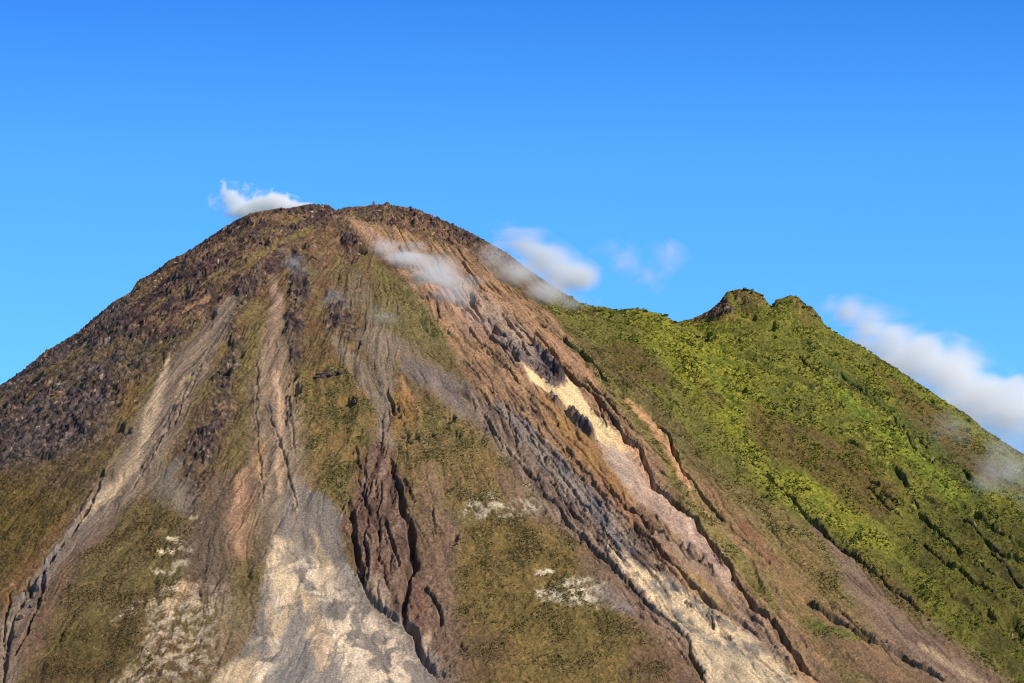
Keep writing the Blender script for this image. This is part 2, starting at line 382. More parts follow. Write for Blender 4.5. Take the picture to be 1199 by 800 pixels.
paint(stroke([(92,614),(75,638),(55,664),(30,700)], [7, 9, 12, 14], 0.6), alb(128,120,116), 0.7, smooth=0.6)
paint(stroke([(120,620),(90,660),(60,700),(30,760)], [18, 24, 30, 30], 0.9), alb(120,92,80), 0.5, smooth=0.5)
paint(stroke([(318,318),(325,350),(322,385),(318,430),(322,480),(325,530),(328,580),(335,640)], [5, 12, 22, 40, 48, 52, 58, 50], 0.5), (alb(126,108,90), alb(150,126,104), NS), 0.92, rock=0.05, bush=0.0, smooth=1.0, zone=6)
paint(stroke([(322,335),(326,365),(318,395),(314,425)], [4, 7, 5, 4], 0.7), alb(160,128,106), 0.7, rock=0.2, smooth=1)
paint(stroke([(322,435),(328,465),(330,500),(326,540),(330,575)], [4, 9, 8, 9, 5], 0.8), alb(196,160,130), 0.8, smooth=1)
paint(stroke([(306,520),(302,545),(304,565)], [5, 9, 4], 0.8), alb(178,136,88), 0.6, smooth=1)
paint(stroke([(285,560),(280,600),(280,640)], [16, 22, 20], 0.8), (alb(158,116,90), alb(196,152,116), NS), 0.8, smooth=1, rock=0)
paint(stroke([(262,560),(250,640),(255,700)], [20, 36, 24], 0.9), alb(112,94,84), 0.6, smooth=0.7)
paint(stroke([(420,320),(412,350),(395,360)], [10, 16, 14], 0.9), alb(132,122,108), 0.3)

# grey runs feeding the centre
paint(stroke([(392,400),(415,425),(432,450),(446,478),(452,520)], [10, 16, 18, 12, 14], 0.7), (alb(128,112,96), alb(142,124,108), NS), 0.8, smooth=0.9, rock=0, bush=0, zone=6)
paint(stroke([(440,395),(448,420),(452,450),(452,480),(448,520)], [34, 26, 14, 14, 20], 0.7), (alb(146,126,110), alb(132,116,100), NS), 0.75, smooth=0.9, rock=0, bush=0)
paint(stroke([(460,400),(490,425),(520,460),(545,485)], [20, 26, 20, 10], 0.8), (alb(152,128,112), alb(126,112,98), NS), 0.7, smooth=0.9, rock=0, bush=0)
paint(stroke([(480,430),(530,455),(570,490),(610,540)], [20, 24, 24, 14], 0.7), (alb(132,118,112), alb(116,102,96), NS), 0.85, smooth=0.8, rock=0, bush=0)
paint(stroke([(470,445),(482,470),(490,488)], [5, 7, 4], 0.7), alb(170,126,80), 0.7)

# --- ravine country in the centre
RAV = [(452,515),(468,560),(478,600),(492,640),(505,680),(516,720),(512,760),(540,800),(500,790),(470,735),(440,712),(418,670),(408,610),(420,560),(438,520)]
paint(poly(RAV, 7), (alb(96,72,62), alb(132,104,88), NS), 0.95, rock=0.45, bush=0.03, smooth=0.2, zone=8)
paint(stroke([(505,560),(505,620),(510,680),(520,740),(545,800)], [24, 30, 24, 24, 20], 0.8), (alb(122,94,78), alb(138,112,88), NS), 0.7, rock=0.3, bush=0.1)
paint(poly([(432,672),(446,676),(456,700),(456,716),(444,706)], 4), (alb(184,160,134), alb(150,128,110), NF), 0.85, smooth=1)
paint(stroke([(502,745),(500,760)], [7, 8], 0.5), alb(200,170,136), 0.8, smooth=1)
paint(poly([(488,680),(500,690),(505,720),(498,735),(484,720)], 4), alb(126,88,72), 0.6)

# --- wide ash fan in the foreground
FAN = [(345,560),(372,575),(398,600),(402,650),(420,690),(450,722),(480,750),(505,785),(520,815),(250,815),(262,790),(285,760),(300,720),(308,690),(318,640),(330,600)]
fa, fb = X/34+1.1*fbm(X/40, Y/60, 3, 73), Y/62+1.1*fbm(X/40, Y/60, 3, 75)
fan_n = np.clip(0.5+fbm(fa, fb, 5, 71, 0.6)*2.9+streak*0.7+n_fine*0.35-0.5*np.clip(1-np.abs(perlin(fa*1.6, fb*1.3, 79))*9, 0, 1), 0, 1)
paint(poly(FAN, 5), (alb(128,118,110), alb(142,130,118), NS), 1.0, rock=0.0, bush=0.0, smooth=1.0, zone=1)
paint(poly([(322,636),(342,638),(352,652),(372,648),(390,660),(396,690),(430,720),(470,745),(500,790),(515,815),(395,815),(300,815),(250,805),(290,765),(305,740),(318,700),(316,670)], 8),
      (alb(148,134,122), alb(226,200,170), fan_n), 0.95, n=np.clip(0.35+fan_n*1.1, 0, 1), smooth=1, zone=1)
paint(stroke([(330,640),(328,665),(336,690)], [18, 26, 16], 0.7), (alb(236,206,162), alb(196,168,136), NF), 0.9, n=0.35+fan_n, smooth=1)
paint(stroke([(372,650),(384,668),(378,690)], [10, 14, 8], 0.7), alb(206,180,144), 0.7, smooth=1)
paint(stroke([(352,695),(340,720),(322,735),(318,715)], [8, 12, 14, 8], 0.6), (alb(210,180,140), alb(170,148,122), NS), 0.8, n=0.4+fan_n, smooth=1)
paint(stroke([(358,700),(368,725),(374,750),(374,780),(384,800)], [10, 16, 18, 14, 8], 0.5), (alb(218,186,144), alb(176,148,118), NS), 0.8, n=0.4+fan_n, smooth=1)
paint(poly([(350,702),(358,730),(362,760),(372,790),(400,770),(398,815),(305,815),(312,790),(326,765),(332,740)], 4), (alb(132,126,122), alb(146,136,126), NF), 0.92, smooth=1)
paint(stroke([(350,590),(372,625),(388,650)], [34, 40, 16], 0.7), (alb(118,108,102), alb(136,124,112), NS), 0.8, smooth=1)
paint(stroke([(346,560),(348,610),(346,645)], [4, 8, 5], 0.8), alb(160,142,122), 0.7, smooth=1)
paint(stroke([(366,615),(372,640),(386,660)], [4, 5, 5], 0.8), alb(182,156,124), 0.8, smooth=1)
paint(stroke([(402,662),(425,688),(452,716),(480,738)], [6, 7, 7, 7], 0.5), alb(156,142,130), 0.8, smooth=1)
paint(stroke([(475,728),(492,762),(520,790),(545,806)], [8, 12, 12, 10], 0.6), alb(146,132,124), 0.8, smooth=1)

# --- mottled ash on the lower left
spk = np.clip(0.45+fbm(X/11, Y/17, 5, 81, 0.62)*3.4, 0, 1)
paint(poly([(196,690),(232,680),(262,690),(266,720),(250,790),(200,800),(120,815),(165,770),(175,725)], 14), (alb(172,154,134), alb(206,180,148), NF), 0.9, n=spk, rock=0.25, smooth=0.6, zone=9)
paint(stroke([(140,720),(160,712),(190,702),(215,692)], [10, 12, 10, 10], 0.9), alb(184,160,134), 0.8, n=spk)
paint(stroke([(200,705),(215,690),(230,680)], [14, 16, 6], 0.7), alb(208,176,136), 0.9, n=spk+0.3)
paint(stroke([(248,684),(270,692)], [10, 8], 0.9), alb(196,164,130), 0.6, n=spk+0.2)
for a, b, w in (((198,633),(206,632),5), ((205,638),(218,638),4), ((212,645),(223,646),5), ((190,649),(202,650),5), ((203,663),(218,661),5), ((177,668),(202,670),3), ((218,620),(226,618),2), ((222,606),(228,606),2)):
    paint(stroke([a, b], w, 0.6), alb(226,206,170), 0.9, n=0.65+n_fine*1.2, smooth=0.5)
paint(stroke([(235,600),(228,650),(245,680)], [22, 34, 30], 0.9), alb(104,86,76), 0.6, rock=0.3)
paint(poly([(255,700),(300,700),(300,740),(260,780),(240,780)], 10), alb(140,118,92), 0.6, smooth=0.6)
paint(poly([(250,800),(280,775),(300,765),(300,815),(225,815)], 6), alb(204,174,134), 0.7, smooth=1)

# --- the big scar: orange debris band running from the summit to the lower right
BAND = [(402,250),(440,262),(500,280),(530,288),(560,305),(600,335),(640,365),(670,400),(705,440),(745,480),(775,510),(800,555),(840,600),(880,650),(925,720),(975,790),(990,815),
        (820,815),(815,770),(806,745),(770,712),(730,675),(690,635),(650,598),(625,560),(590,525),(560,480),(540,430),(520,390),(495,350),(450,300),(415,268)]
paint(poly(BAND, 6), (alb(132,104,78), alb(166,128,92), NS), 0.95, rock=0.25, bush=0.03, smooth=0.4, zone=11)
paint(stroke([(415,258),(440,280),(480,305),(530,345),(560,385)], [8, 20, 34, 40, 30], 0.7), (alb(158,122,102), alb(182,142,114), NS), 0.85, rock=0.15, smooth=0.7)
paint(stroke([(520,300),(560,330),(610,370),(655,410),(700,450)], [10, 22, 30, 26, 14], 0.7), (alb(176,134,98), alb(148,112,86), NS), 0.9, rock=0.3, smooth=0.6)
paint(stroke([(560,350),(600,395),(630,430)], [30, 40, 30], 0.8), (alb(150,130,124), alb(176,148,124), NS), 0.8, rock=0.4)
paint(stroke([(590,395),(612,420),(640,440),(660,452)], [16, 30, 34, 20], 0.7), (alb(100,90,96), alb(136,118,108), NF), 0.8, rock=0.7)
# striated grey brown flow band on its left
paint(stroke([(545,460),(600,510),(650,570),(700,625),(750,680),(800,730)], [14, 40, 60, 64, 64, 50], 0.4), (alb(104,84,76), alb(142,120,102), np.clip(0.5+streak*2.0, 0, 1)), 0.95, rock=0.2, smooth=0.4, zone=12)
paint(stroke([(590,475),(640,530),(700,590),(735,640)], [18, 26, 30, 20], 0.6), (alb(112,106,110), alb(140,124,112), np.clip(0.5+streak*2, 0, 1)), 0.85, smooth=0.5)
paint(stroke([(560,430),(610,475),(650,510),(690,560)], [20, 18, 16, 14], 0.7), (alb(160,124,92), alb(120,92,74), np.clip(0.5+streak*2, 0, 1)), 0.8)
paint(stroke([(640,475),(672,505),(705,545),(740,580)], [14, 26, 24, 10], 0.6), (alb(164,124,72), alb(148,108,68), NS), 0.95, bush=0.15, rock=0, smooth=0.6)
paint(stroke([(700,560),(740,600),(775,640),(800,660)], [10, 14, 16, 12], 0.8), (alb(128,84,66), alb(150,110,80), NS), 0.7)
paint(stroke([(590,560),(625,600),(680,650),(720,700),(780,760),(810,800)], [16, 22, 24, 30, 34, 40], 0.8), (alb(120,96,80), alb(136,108,86), NS), 0.7, rock=0.2, bush=0.1)
# pale mud below
low_n = np.clip(0.5+fbm(TH3*80+n_mid*0.5, R3/45, 5, 91)*2.6+n_fine*0.6, 0, 1)
paint(poly([(708,638),(730,650),(760,665),(800,690),(830,705),(880,735),(910,765),(940,815),(832,815),(826,785),(812,755),(806,742),(770,708),(735,675),(715,655)], 5), (alb(128,120,112), alb(222,192,150), low_n), 0.95, smooth=0.8, rock=0.1, zone=13)
paint(poly([(812,745),(850,760),(900,790),(925,815),(835,815),(828,780)], 7), (alb(232,204,160), alb(170,150,126), low_n), 0.8, smooth=1, zone=13)
paint(stroke([(712,643),(724,658),(734,672)], [6, 9, 4], 0.5), alb(208,182,146), 0.9, smooth=1)
paint(stroke([(828,712),(860,735),(900,765),(930,800)], [8, 12, 20, 22], 0.8), alb(206,180,140), 0.6, n=low_n+0.2, smooth=1)
paint(stroke([(770,625),(800,650),(840,690),(880,725),(920,770)], [14, 24, 30, 24, 14], 0.7), (alb(138,112,96), alb(154,128,104), NS), 0.85, smooth=0.8, rock=0.1)
paint(stroke([(800,672),(830,690),(850,705)], [8, 14, 8], 0.7), alb(156,124,74), 0.7)
# right hand edge of the scar
paint(stroke([(672,405),(715,450),(750,490),(780,530),(800,570),(830,610),(870,660),(905,710)], [10, 14, 30, 24, 22, 26, 22, 12], 0.6), (alb(126,110,56), alb(110,108,48), N01), 0.85, bush=0.4)
paint(stroke([(735,470),(765,500),(782,520),(792,548),(810,578)], [5, 8, 9, 7, 4], 0.6), alb(204,152,106), 0.9, smooth=0.8, bush=0, rock=0.2)
paint(stroke([(800,570),(830,605),(870,640)], [6, 8, 8], 0.9), alb(160,124,88), 0.6)
paint(stroke([(870,615),(890,640),(905,655)], [8, 10, 6], 0.8), alb(132,86,64), 0.6)
# the landslide itself
SCAR = [(608,428),(622,432),(636,442),(648,452),(660,450),(664,440),(672,446),(684,466),(696,484),(716,500),(738,514),(752,532),(762,556),(774,574),(800,602),(826,628),(846,650),(858,668),(860,684),(850,682),(832,664),(806,636),(776,610),(744,580),(722,556),(704,532),(698,512),(684,488),(662,474),(644,462),(624,446)]
sc_t = at(690, 520)[1]
paint(poly(SCAR, 4), (alb(158,130,116), alb(198,166,144), np.clip(NS*0.7+NF*0.4, 0, 1)), 0.93, rock=0.05, bush=0, smooth=0.85, zone=14)
paint(poly([(608,428),(622,432),(636,442),(648,452),(660,450),(664,440),(672,446),(684,466),(696,484),(716,500),(736,514),(744,530),(724,528),(708,522),(698,512),(684,488),(662,474),(644,462),(624,446)], 4), (alb(240,208,150), alb(226,194,142), NS), 0.97, smooth=1, rock=0, zone=14)
paint(stroke([(722,510),(745,530),(758,550),(764,562)], [5, 10, 8, 5], 0.8), alb(212,158,118), 0.8, smooth=1)
paint(stroke([(716,520),(722,535),(735,560)], [8, 12, 12], 0.8), alb(178,158,142), 0.6, smooth=1)
for pl in ([(625,406),(640,414),(653,432),(661,452),(650,446),(640,432),(630,420)], [(666,480),(684,492),(698,512),(690,510),(674,496)], [(644,464),(656,472),(650,474)], [(632,430),(645,445),(655,455),(640,448)]):
    paint(poly(pl, 2.5), (alb(80,72,86), alb(112,98,98), NF), 0.92, rock=0.9, smooth=0)

# --- grassy shoulder bottom centre
paint(poly([(530,645),(548,615),(580,606),(650,612),(690,650),(706,690),(740,730),(790,780),(800,815),(530,815),(522,740)], 12), (alb(128,104,56), alb(104,88,46), N01), 0.95, bush=0.7, rock=0.1, smooth=0, zone=5)
paint(poly([(640,690),(700,720),(680,770),(630,760),(610,720)], 22), (alb(96,82,42), alb(112,94,48), N01), 0.6, bush=0.9)
paint(poly([(525,725),(570,735),(600,770),(560,810),(525,800)], 14), alb(104,78,62), 0.6, bush=0.3)
paint(poly([(745,755),(800,760),(815,800),(770,812),(735,790)], 12), alb(112,84,70), 0.7, bush=0.2)
paint(stroke([(690,665),(720,690),(745,715)], [24, 26, 20], 0.9), alb(122,98,82), 0.7, bush=0.15)
paint(poly([(532,600),(548,588),(580,583),(625,580),(640,596),(600,604),(556,608)], 5), (alb(134,122,112), alb(178,162,138), spk), 0.85, n=spk*1.3-0.1, rock=0.2, smooth=0.6, zone=9)
paint(stroke([(552,588),(572,584),(590,590)], [8, 9, 4], 0.8), alb(198,182,154), 0.7, n=spk)
paint(poly([(628,694),(650,685),(684,680),(708,690),(712,702),(700,712),(670,710),(634,706)], 4), (alb(160,148,130), alb(208,190,160), spk), 0.85, n=spk+0.3, rock=0.15, smooth=0.6, zone=9)
paint(stroke([(630,674),(640,670),(648,668)], [4, 5, 2], 0.6), alb(206,186,156), 0.85)
paint(stroke([(708,700),(720,708),(740,716)], [12, 14, 8], 0.9), alb(132,120,118), 0.6)
paint(poly([(520,600),(535,600),(535,700),(545,810),(515,800),(508,700)], 10), (alb(116,92,82), alb(134,108,88), NS), 0.7, bush=0.1)

# --- peak of the old summit
paint(poly([(800,378),(832,364),(848,352),(862,360),(858,370),(836,372)], 4), (alb(86,62,60), alb(112,82,70), NF), 0.85, rock=0.9, bush=0.1)
paint(poly([(848,346),(866,339),(884,341),(898,352),(905,362),(880,366),(862,360)], 4), (alb(120,110,46), alb(100,72,52), N01), 0.8, rock=0.7, bush=0.5)
paint(poly([(908,352),(930,347),(946,358),(962,376),(950,380),(930,364)], 4), (alb(126,112,48), alb(100,84,48), N01), 0.8, rock=0.5, bush=0.4)
paint(stroke([(792,380),(815,377),(850,374),(880,372)], [8, 6, 8, 8], 0.8), alb(152,126,60), 0.7, bush=0.2)
paint(stroke([(790,380),(800,384)], [7, 5], 0.8), alb(116,76,56), 0.8, bush=0)

# ------------------------------------------------------------------ relief
amp_fall = sst(200, 380, ZB)
Z = ZB.copy()
infine = ((X > XF0-200) & (X < XF1+200) & (Y > YF0-200) & (Y < YF1+300)).astype(np.float32)
Z += amp_fall*(fbm(X/150, Y/230, 3, 101)*6 + fbm(X/45, Y/80, 3, 105)*3.0)*sst(0, 50, np.abs(Y-np.interp(599.5+F_PX*X/np.maximum(Y, 50)/1.023, UA, YS)))
rough = 1-0.75*SMOOTH
Z += amp_fall*(streak2*4.4 + streak*1.6*(1+0.5*np.isin(ZONE, (8, 11, 12)))*(1-0.5*SMOOTH) + n_mid*1.0*rough)*np.clip(R1/160, 0, 1)
gz = (ZONE == 10)*infine*sst(15, 60, np.abs(Y-np.interp(599.5+F_PX*X/np.maximum(Y, 50)/1.023, UA, YS)))
Z += gz*(4.5*(ridged(TH3*26+0.35*n_mid, R3/210, 3, 441)-0.6)+2.4*ridged(X/38+0.6*n_mid, Y/60, 3, 451)-1.2)
Z += infine*(n_fine*1.2*rough + n_grain*0.40*rough)
rmask = np.select([ZONE == 12, ZONE == 11, ZONE == 8, ZONE == 13, ZONE == 6, np.isin(ZONE, (1, 14)), ZONE == 10, ZONE == 2, ZONE == 5], [1.0, 0.9, 1.0, 0.75, 0.5, 0.22, 0.28, 0.15, 0.3], 0.5)
rmask = rmask*infine*sst(0, 30, np.abs(R1))
Z -= rmask*rill*3.6
rill_shade = 1-rmask*rill*0.35                           # shade in the rills, painted into the cover colour

def trench(pts, w, d, k=1.0, seed=0):
    """a gully: steep walls about w/2 metres out from the line, d metres deep, breaking off here and there"""
    p = line(dense(pts, 5)); s = window(p, w*3+8)
    wx = PX[s]+0.25*perlin(PX[s]/3, PY[s]/3, 61+seed)+0.7*perlin(PX[s]/7, PY[s]/7, 71+seed)+2.2*perlin(PX[s]/15, PY[s]/15, 63+seed); wy = PY[s]+0.25*perlin(PX[s]/3, PY[s]/3, 62+seed)
    dist, sg, t = stroke_dist(p, w, wx, wy)
    L = np.hypot(*((p[1:]-p[:-1])*[1, SC]).T).sum()
    end = sst(0, 0.10, t)*sst(1, 0.88, t)
    nz = np.clip(0.5+perlin(t*L/16+seed, t*0+3.3, 64)*1.1, 0, 1)
    ww = w*(0.35+0.42*nz)*(0.4+0.6*end)
    prof = 1-sst(ww*0.45, ww*1.0+0.5, dist)
    Z[s] -= d*end*prof*(0.45+0.65*nz)
    ROCK[s] = np.maximum(ROCK[s], 0.6*end*np.exp(-np.maximum(dist-2, 0)/5))
def scarp(pts, d, run, side=1, seed=0, lip=0.0):
    """a bank: a sharp cut along the line, and the ground on its lower left dropped below the right"""
    p = line(dense(pts, 5)); s = window(p, run*2.2)
    wx = PX[s]+0.25*perlin(PX[s]/3, PY[s]/3, 66+seed)+0.7*perlin(PX[s]/7, PY[s]/7, 76+seed)+2.2*perlin(PX[s]/17, PY[s]/17, 67+seed); wy = PY[s]+0.25*perlin(PX[s]/3, PY[s]/3, 68+seed)
    dist, sg, t = stroke_dist(p, run, wx, wy)
    sd = dist*sg*side
    L = np.hypot(*((p[1:]-p[:-1])*[1, SC]).T).sum()
    end = sst(0, 0.08, t)*sst(1, 0.92, t)
    nz = np.clip(0.5+perlin(t*L/20+seed, t*0+1.7, 69)*1.2, 0, 1)
    wall = 1.2
    f = sst(-0.3, wall, sd)*np.exp(-np.maximum(sd-wall, 0)/run)
    Z[s] -= 0.20*d*end*f*(0.6+0.5*nz)
    cw = np.clip(0.20*d, 1.2, 4.0)*(0.5+0.9*nz)
    cut = sst(-0.3, 0.9, sd)*(1-sst(cw, cw*1.35+1.6, sd))
    Z[s] -= 0.60*d*end*cut*(0.55+0.55*nz)
    ROCK[s] = np.maximum(ROCK[s], 0.55*end*np.exp(-np.maximum(dist-3, 0)/6))

SIDE = -1
# great scar, right hand bank
scarp([(640,400),(655,422),(672,440),(700,460),(710,478),(720,495),(735,510),(750,527),(760,547),(766,560),(775,572),(790,585),(804,600),(815,610),(840,640),(855,657),(860,670),(868,685),(880,698),(895,715),(914,735),(926,755),(941,775),(956,793),(970,806)], 15, 26, SIDE, 1)
scarp([(624,372),(640,384),(659,394),(672,410),(682,415),(695,427),(707,442),(716,450)], 9, 12, SIDE, 2)
scarp([(676,440),(690,446),(702,458),(710,462),(718,474),(725,485),(740,500),(755,510)], 8, 9, SIDE, 3)
scarp([(768,494),(772,500),(785,512),(792,530),(797,547),(807,562),(820,577),(840,599),(850,611)], 10, 14, SIDE, 4)
trench([(850,611),(872,632),(895,652)], 3, 4, seed=5)
scarp([(664,516),(670,530),(687,547),(695,562),(712,577)], 9, 12, SIDE, 6)
scarp([(704,556),(712,567),(730,585),(750,603),(760,612),(775,622),(790,636)], 10, 16, SIDE, 7)
scarp([(740,605),(747,617),(762,627),(772,642),(785,657),(800,672),(817,687),(830,700),(850,712),(870,722),(890,739)], 12, 18, SIDE, 8)
scarp([(560,480),(580,505),(600,530),(615,545),(632,560),(637,575),(657,592),(667,612),(682,625),(695,642),(710,655)], 7, 12, SIDE, 9)
scarp([(652,598),(667,612),(682,625),(695,642),(710,655),(725,671),(740,685),(755,697),(775,715),(795,732),(809,747),(808,757),(820,775),(827,792),(829,806)], 9, 14, SIDE, 10)
scarp([(710,645),(713,658),(725,671)], 7, 8, SIDE, 12)
for i, g in enumerate([[(612,452),(640,480),(660,500)], [(615,470),(650,512),(680,545)], [(600,475),(640,520),(690,575),(720,610)], [(575,455),(620,505),(660,560),(700,610),(735,660)], [(640,560),(690,620),(730,670)],
                       [(735,648),(758,668),(775,685)], [(760,655),(775,672)], [(800,705),(815,716)], [(822,710),(834,726),(836,738)], [(775,745),(790,755),(808,772)], [(745,703),(755,712)],
                       [(780,665),(800,683),(816,690)], [(840,735),(858,748)], [(560,400),(590,430),(612,455)], [(570,390),(600,425)], [(545,380),(575,420)], [(540,420),(590,470)], [(710,500),(700,470)],
                       [(800,640),(820,656),(838,668)], [(815,655),(835,672)]]):
    trench(g, 2.6, 4.2, seed=20+i)
for i, g in enumerate([[(585,440),(640,500),(700,570),(760,640),(800,690)], [(560,455),(610,512),(665,580),(715,640),(770,700)], [(650,520),(700,582),(750,640),(800,688),(850,730)], [(620,500),(668,556),(722,622),(765,665)],
                       [(720,600),(770,655),(820,705),(862,738)], [(700,470),(740,520),(762,560)], [(548,440),(590,492),(612,522)], [(860,690),(890,730),(920,772),(940,800)], [(830,640),(862,680),(884,712)],
                       [(470,470),(474,520),(480,556)], [(430,530),(426,570),(428,600)], [(250,400),(225,450),(200,505)], [(230,430),(205,480),(182,528),(150,580)], [(300,420),(300,480),(304,540),(310,600)], [(338,430),(340,490),(346,540)]]):
    trench(g, 2.1, 2.6, seed=140+i)
# upper scar rock slots
for i, g in enumerate([[(548,345),(556,360),(566,378)], [(570,370),(580,385)], [(585,365),(600,385),(612,402)], [(600,378),(618,395),(632,412),(640,425)], [(622,388),(636,402),(655,422)], [(608,400),(620,418)], [(530,348),(537,356)], [(536,300),(560,330),(575,345)], [(575,375),(590,395)], [(520,330),(560,375),(600,420)], [(590,400),(610,430)]]):
    trench(g, 4.2, 8, seed=50+i)
# central ravines
scarp([(408,575),(410,590),(412,600),(414,620),(417,637),(420,662),(427,690),(437,702),(455,717),(472,730)], 5, 10, SIDE, 13)
trench([(410,585),(412,600),(414,620),(417,637),(420,662),(427,690),(437,702),(455,717),(472,730)], 5.5, 11, seed=14)
trench([(455,530),(457,540),(463,560),(468,575),(472,600),(480,615),(483,627),(481,645),(485,657),(480,672),(477,692),(471,710),(475,727),(487,742),(491,760),(495,772),(506,785),(525,796)], 6.2, 14, seed=15)
trench([(430,595),(427,637),(430,665),(429,685)], 3, 6, seed=16)
trench([(450,605),(455,625),(462,642),(467,668)], 3, 6, seed=17)
trench([(495,682),(507,700),(515,715),(517,735)], 3.4, 7, seed=18)
trench([(452,455),(455,465),(460,480),(465,492)], 3.2, 6, seed=19)
trench([(416,520),(419,540),(420,560),(430,595),(436,605)], 2.8, 5, seed=31)
trench([(440,560),(442,600),(446,640)], 2.5, 4, seed=32)
trench([(400,575),(406,590),(410,600)], 2.5, 4, seed=33)
trench([(470,560),(480,575),(485,590)], 2.6, 4, seed=34)
trench([(440,640),(450,670),(455,690)], 2.4, 4, seed=35)
trench([(505,590),(507,620),(512,636)], 2.4, 3, seed=36)
trench([(445,480),(448,500),(446,540)], 2.5, 3, seed=37)
trench([(502,775),(520,790),(545,800)], 2.5, 5, seed=38)
# left chutes
trench([(312,465),(318,490),(326,512),(334,540),(340,565),(346,590),(344,615)], 2.4, 3.2, seed=39)
trench([(118,560),(110,590),(85,622),(62,655),(40,680),(30,695),(12,740),(6,780),(2,806)], 4.6, 8, seed=40)
trench([(52,655),(50,680),(46,710),(30,745),(14,775)], 3.6, 7, seed=41)
scarp([(28,682),(34,692),(38,700)], 7, 6, SIDE, 42)
scarp([(10,690),(4,730),(2,770)], 9, 12, -SIDE, 43)
# dark ledges on the green slope
for i, (g, d) in enumerate([([(880,544),(899,552),(914,570),(931,585),(944,600),(964,615),(979,632),(994,645),(1009,660),(1026,672),(1041,685),(1061,700),(1089,722)], 10),
        ([(937,696),(949,702),(959,712),(984,727),(1004,740),(1024,750),(1039,757),(1059,765),(1079,780),(1099,792),(1110,802)], 11),
        ([(970,711),(984,716),(1004,735),(1024,748)], 5), ([(971,512),(991,516),(1006,525),(1024,530),(1046,537)], 10), ([(1011,535),(1029,542),(1049,550),(1061,560),(1064,572)], 9),
        ([(1019,560),(1031,570)], 8), ([(1031,575),(1054,590)], 7), ([(1079,580),(1106,592)], 9), ([(1068,585),(1078,598)], 8), ([(936,408),(941,414),(949,427),(961,434),(979,439)], 10), ([(1076,488),(1092,498)], 7), ([(1076,515),(1090,526)], 8),
        ([(1100,532),(1124,550),(1136,562),(1149,570)], 9), ([(1076,600),(1089,612),(1116,632),(1129,647)], 11), ([(1106,655),(1124,667),(1149,685),(1164,695)], 10), ([(1111,697),(1139,710)], 7), ([(1155,718),(1175,732),(1205,744)], 12),
        ([(1124,602),(1149,625),(1174,647),(1199,660)], 9), ([(814,546),(832,554),(848,550)], 6), ([(888,412),(898,416),(908,422)], 6), ([(1140,600),(1175,625),(1205,640)], 8), ([(1080,630),(1100,650),(1110,660)], 6),
        ([(928,480),(945,482)], 5), ([(1050,615),(1075,632)], 4), ([(1170,700),(1205,715)], 9), ([(1160,640),(1199,690)], 6), ([(946,450),(955,456)], 5), ([(983,430),(1010,455),(1040,480)], 4), ([(1040,480),(1070,520),(1095,545)], 4),
        ([(1010,560),(1040,590),(1060,605)], 5), ([(955,545),(990,558)], 4), ([(1125,640),(1150,665),(1170,680)], 5), ([(1020,620),(1050,632)], 4), ([(800,388),(822,392),(845,388)], 6)]):
    scarp(g, d*1.25, 11, SIDE, 80+i)
# hollows
for (u, v, w, d) in [(870,456,6,11), (864,396,4,9), (842,410,7,9), (905,379,6,9), (882,369,5,7), (868,370,4,6), (826,392,9,7), (345,453,8,13), (345,440,4,6), (408,470,6,9), (398,474,5,7), (413,474,5,6), (137,503,8,9), (148,506,5,5), (37,690,6,9), (45,541,6,7),
                     (40,445,8,7), (478,514,6,6), (487,512,4,5), (528,490,6,7), (534,508,5,6), (520,496,5,5), (505,508,3,4), (310,279,5,7), (324,283,5,7), (341,290,6,8), (345,297,6,8), (262,302,6,7), (268,306,5,6), (300,258,8,7), (310,256,6,6), (215,345,9,5),
                     (245,370,8,6), (262,440,6,6), (280,415,5,5), (268,400,5,5), (418,405,5,4), (378,342,6,4), (400,280,6,5), (420,292,9,6), (540,332,3,4), (580,385,6,6), (352,332,7,5), (32,685,6,7), (55,540,5,5), (118,559,4,5), (806,640,6,6), (820,650,6,6), (530,634,6,5), (540,760,4,3), (880,455,3,3),
                     (355,285,7,5), (905,392,4,4), (860,420,4,4), (846,432,5,4), (858,436,5,4), (1185,735,14,10), (898,655,3,3), (760,620,4,3), (330,250,6,5), (455,262,6,4), (480,262,5,4), (500,262,6,5), (520,268,6,4)]:
    cx, cy = at(u, v); s = window(np.array([[cx, cy]]), w*4)
    dd = np.hypot(PX[s]-cx+1.6*perlin(PX[s]/4, PY[s]/4, 95)+1.2*perlin(PX[s]/9, PY[s]/9, 97), (PY[s]-cy*SC)+1.6*perlin(PX[s]/4, PY[s]/4, 96))
    Z[s] -= 1.25*d*(1-sst(w*0.6, w*1.15, dd))
# spines of rock standing in the scar
for pl, hgt in (([(628,408),(642,422),(656,445)], 9), ([(668,484),(682,496),(694,509)], 8), ([(646,466),(654,472)], 4), ([(803,641),(812,648)], 6), ([(818,650),(824,656)], 6), ([(600,405),(612,420)], 6), ([(556,345),(562,362)], 5)):
    p = line(dense(pl, 4)); s = window(p, 16)
    dist, sg, t = stroke_dist(p, 5, PX[s]+1.5*perlin(PX[s]/5, PY[s]/5, 98), PY[s])
    Z[s] += hgt*(1-sst(1.5, 5.5, dist))

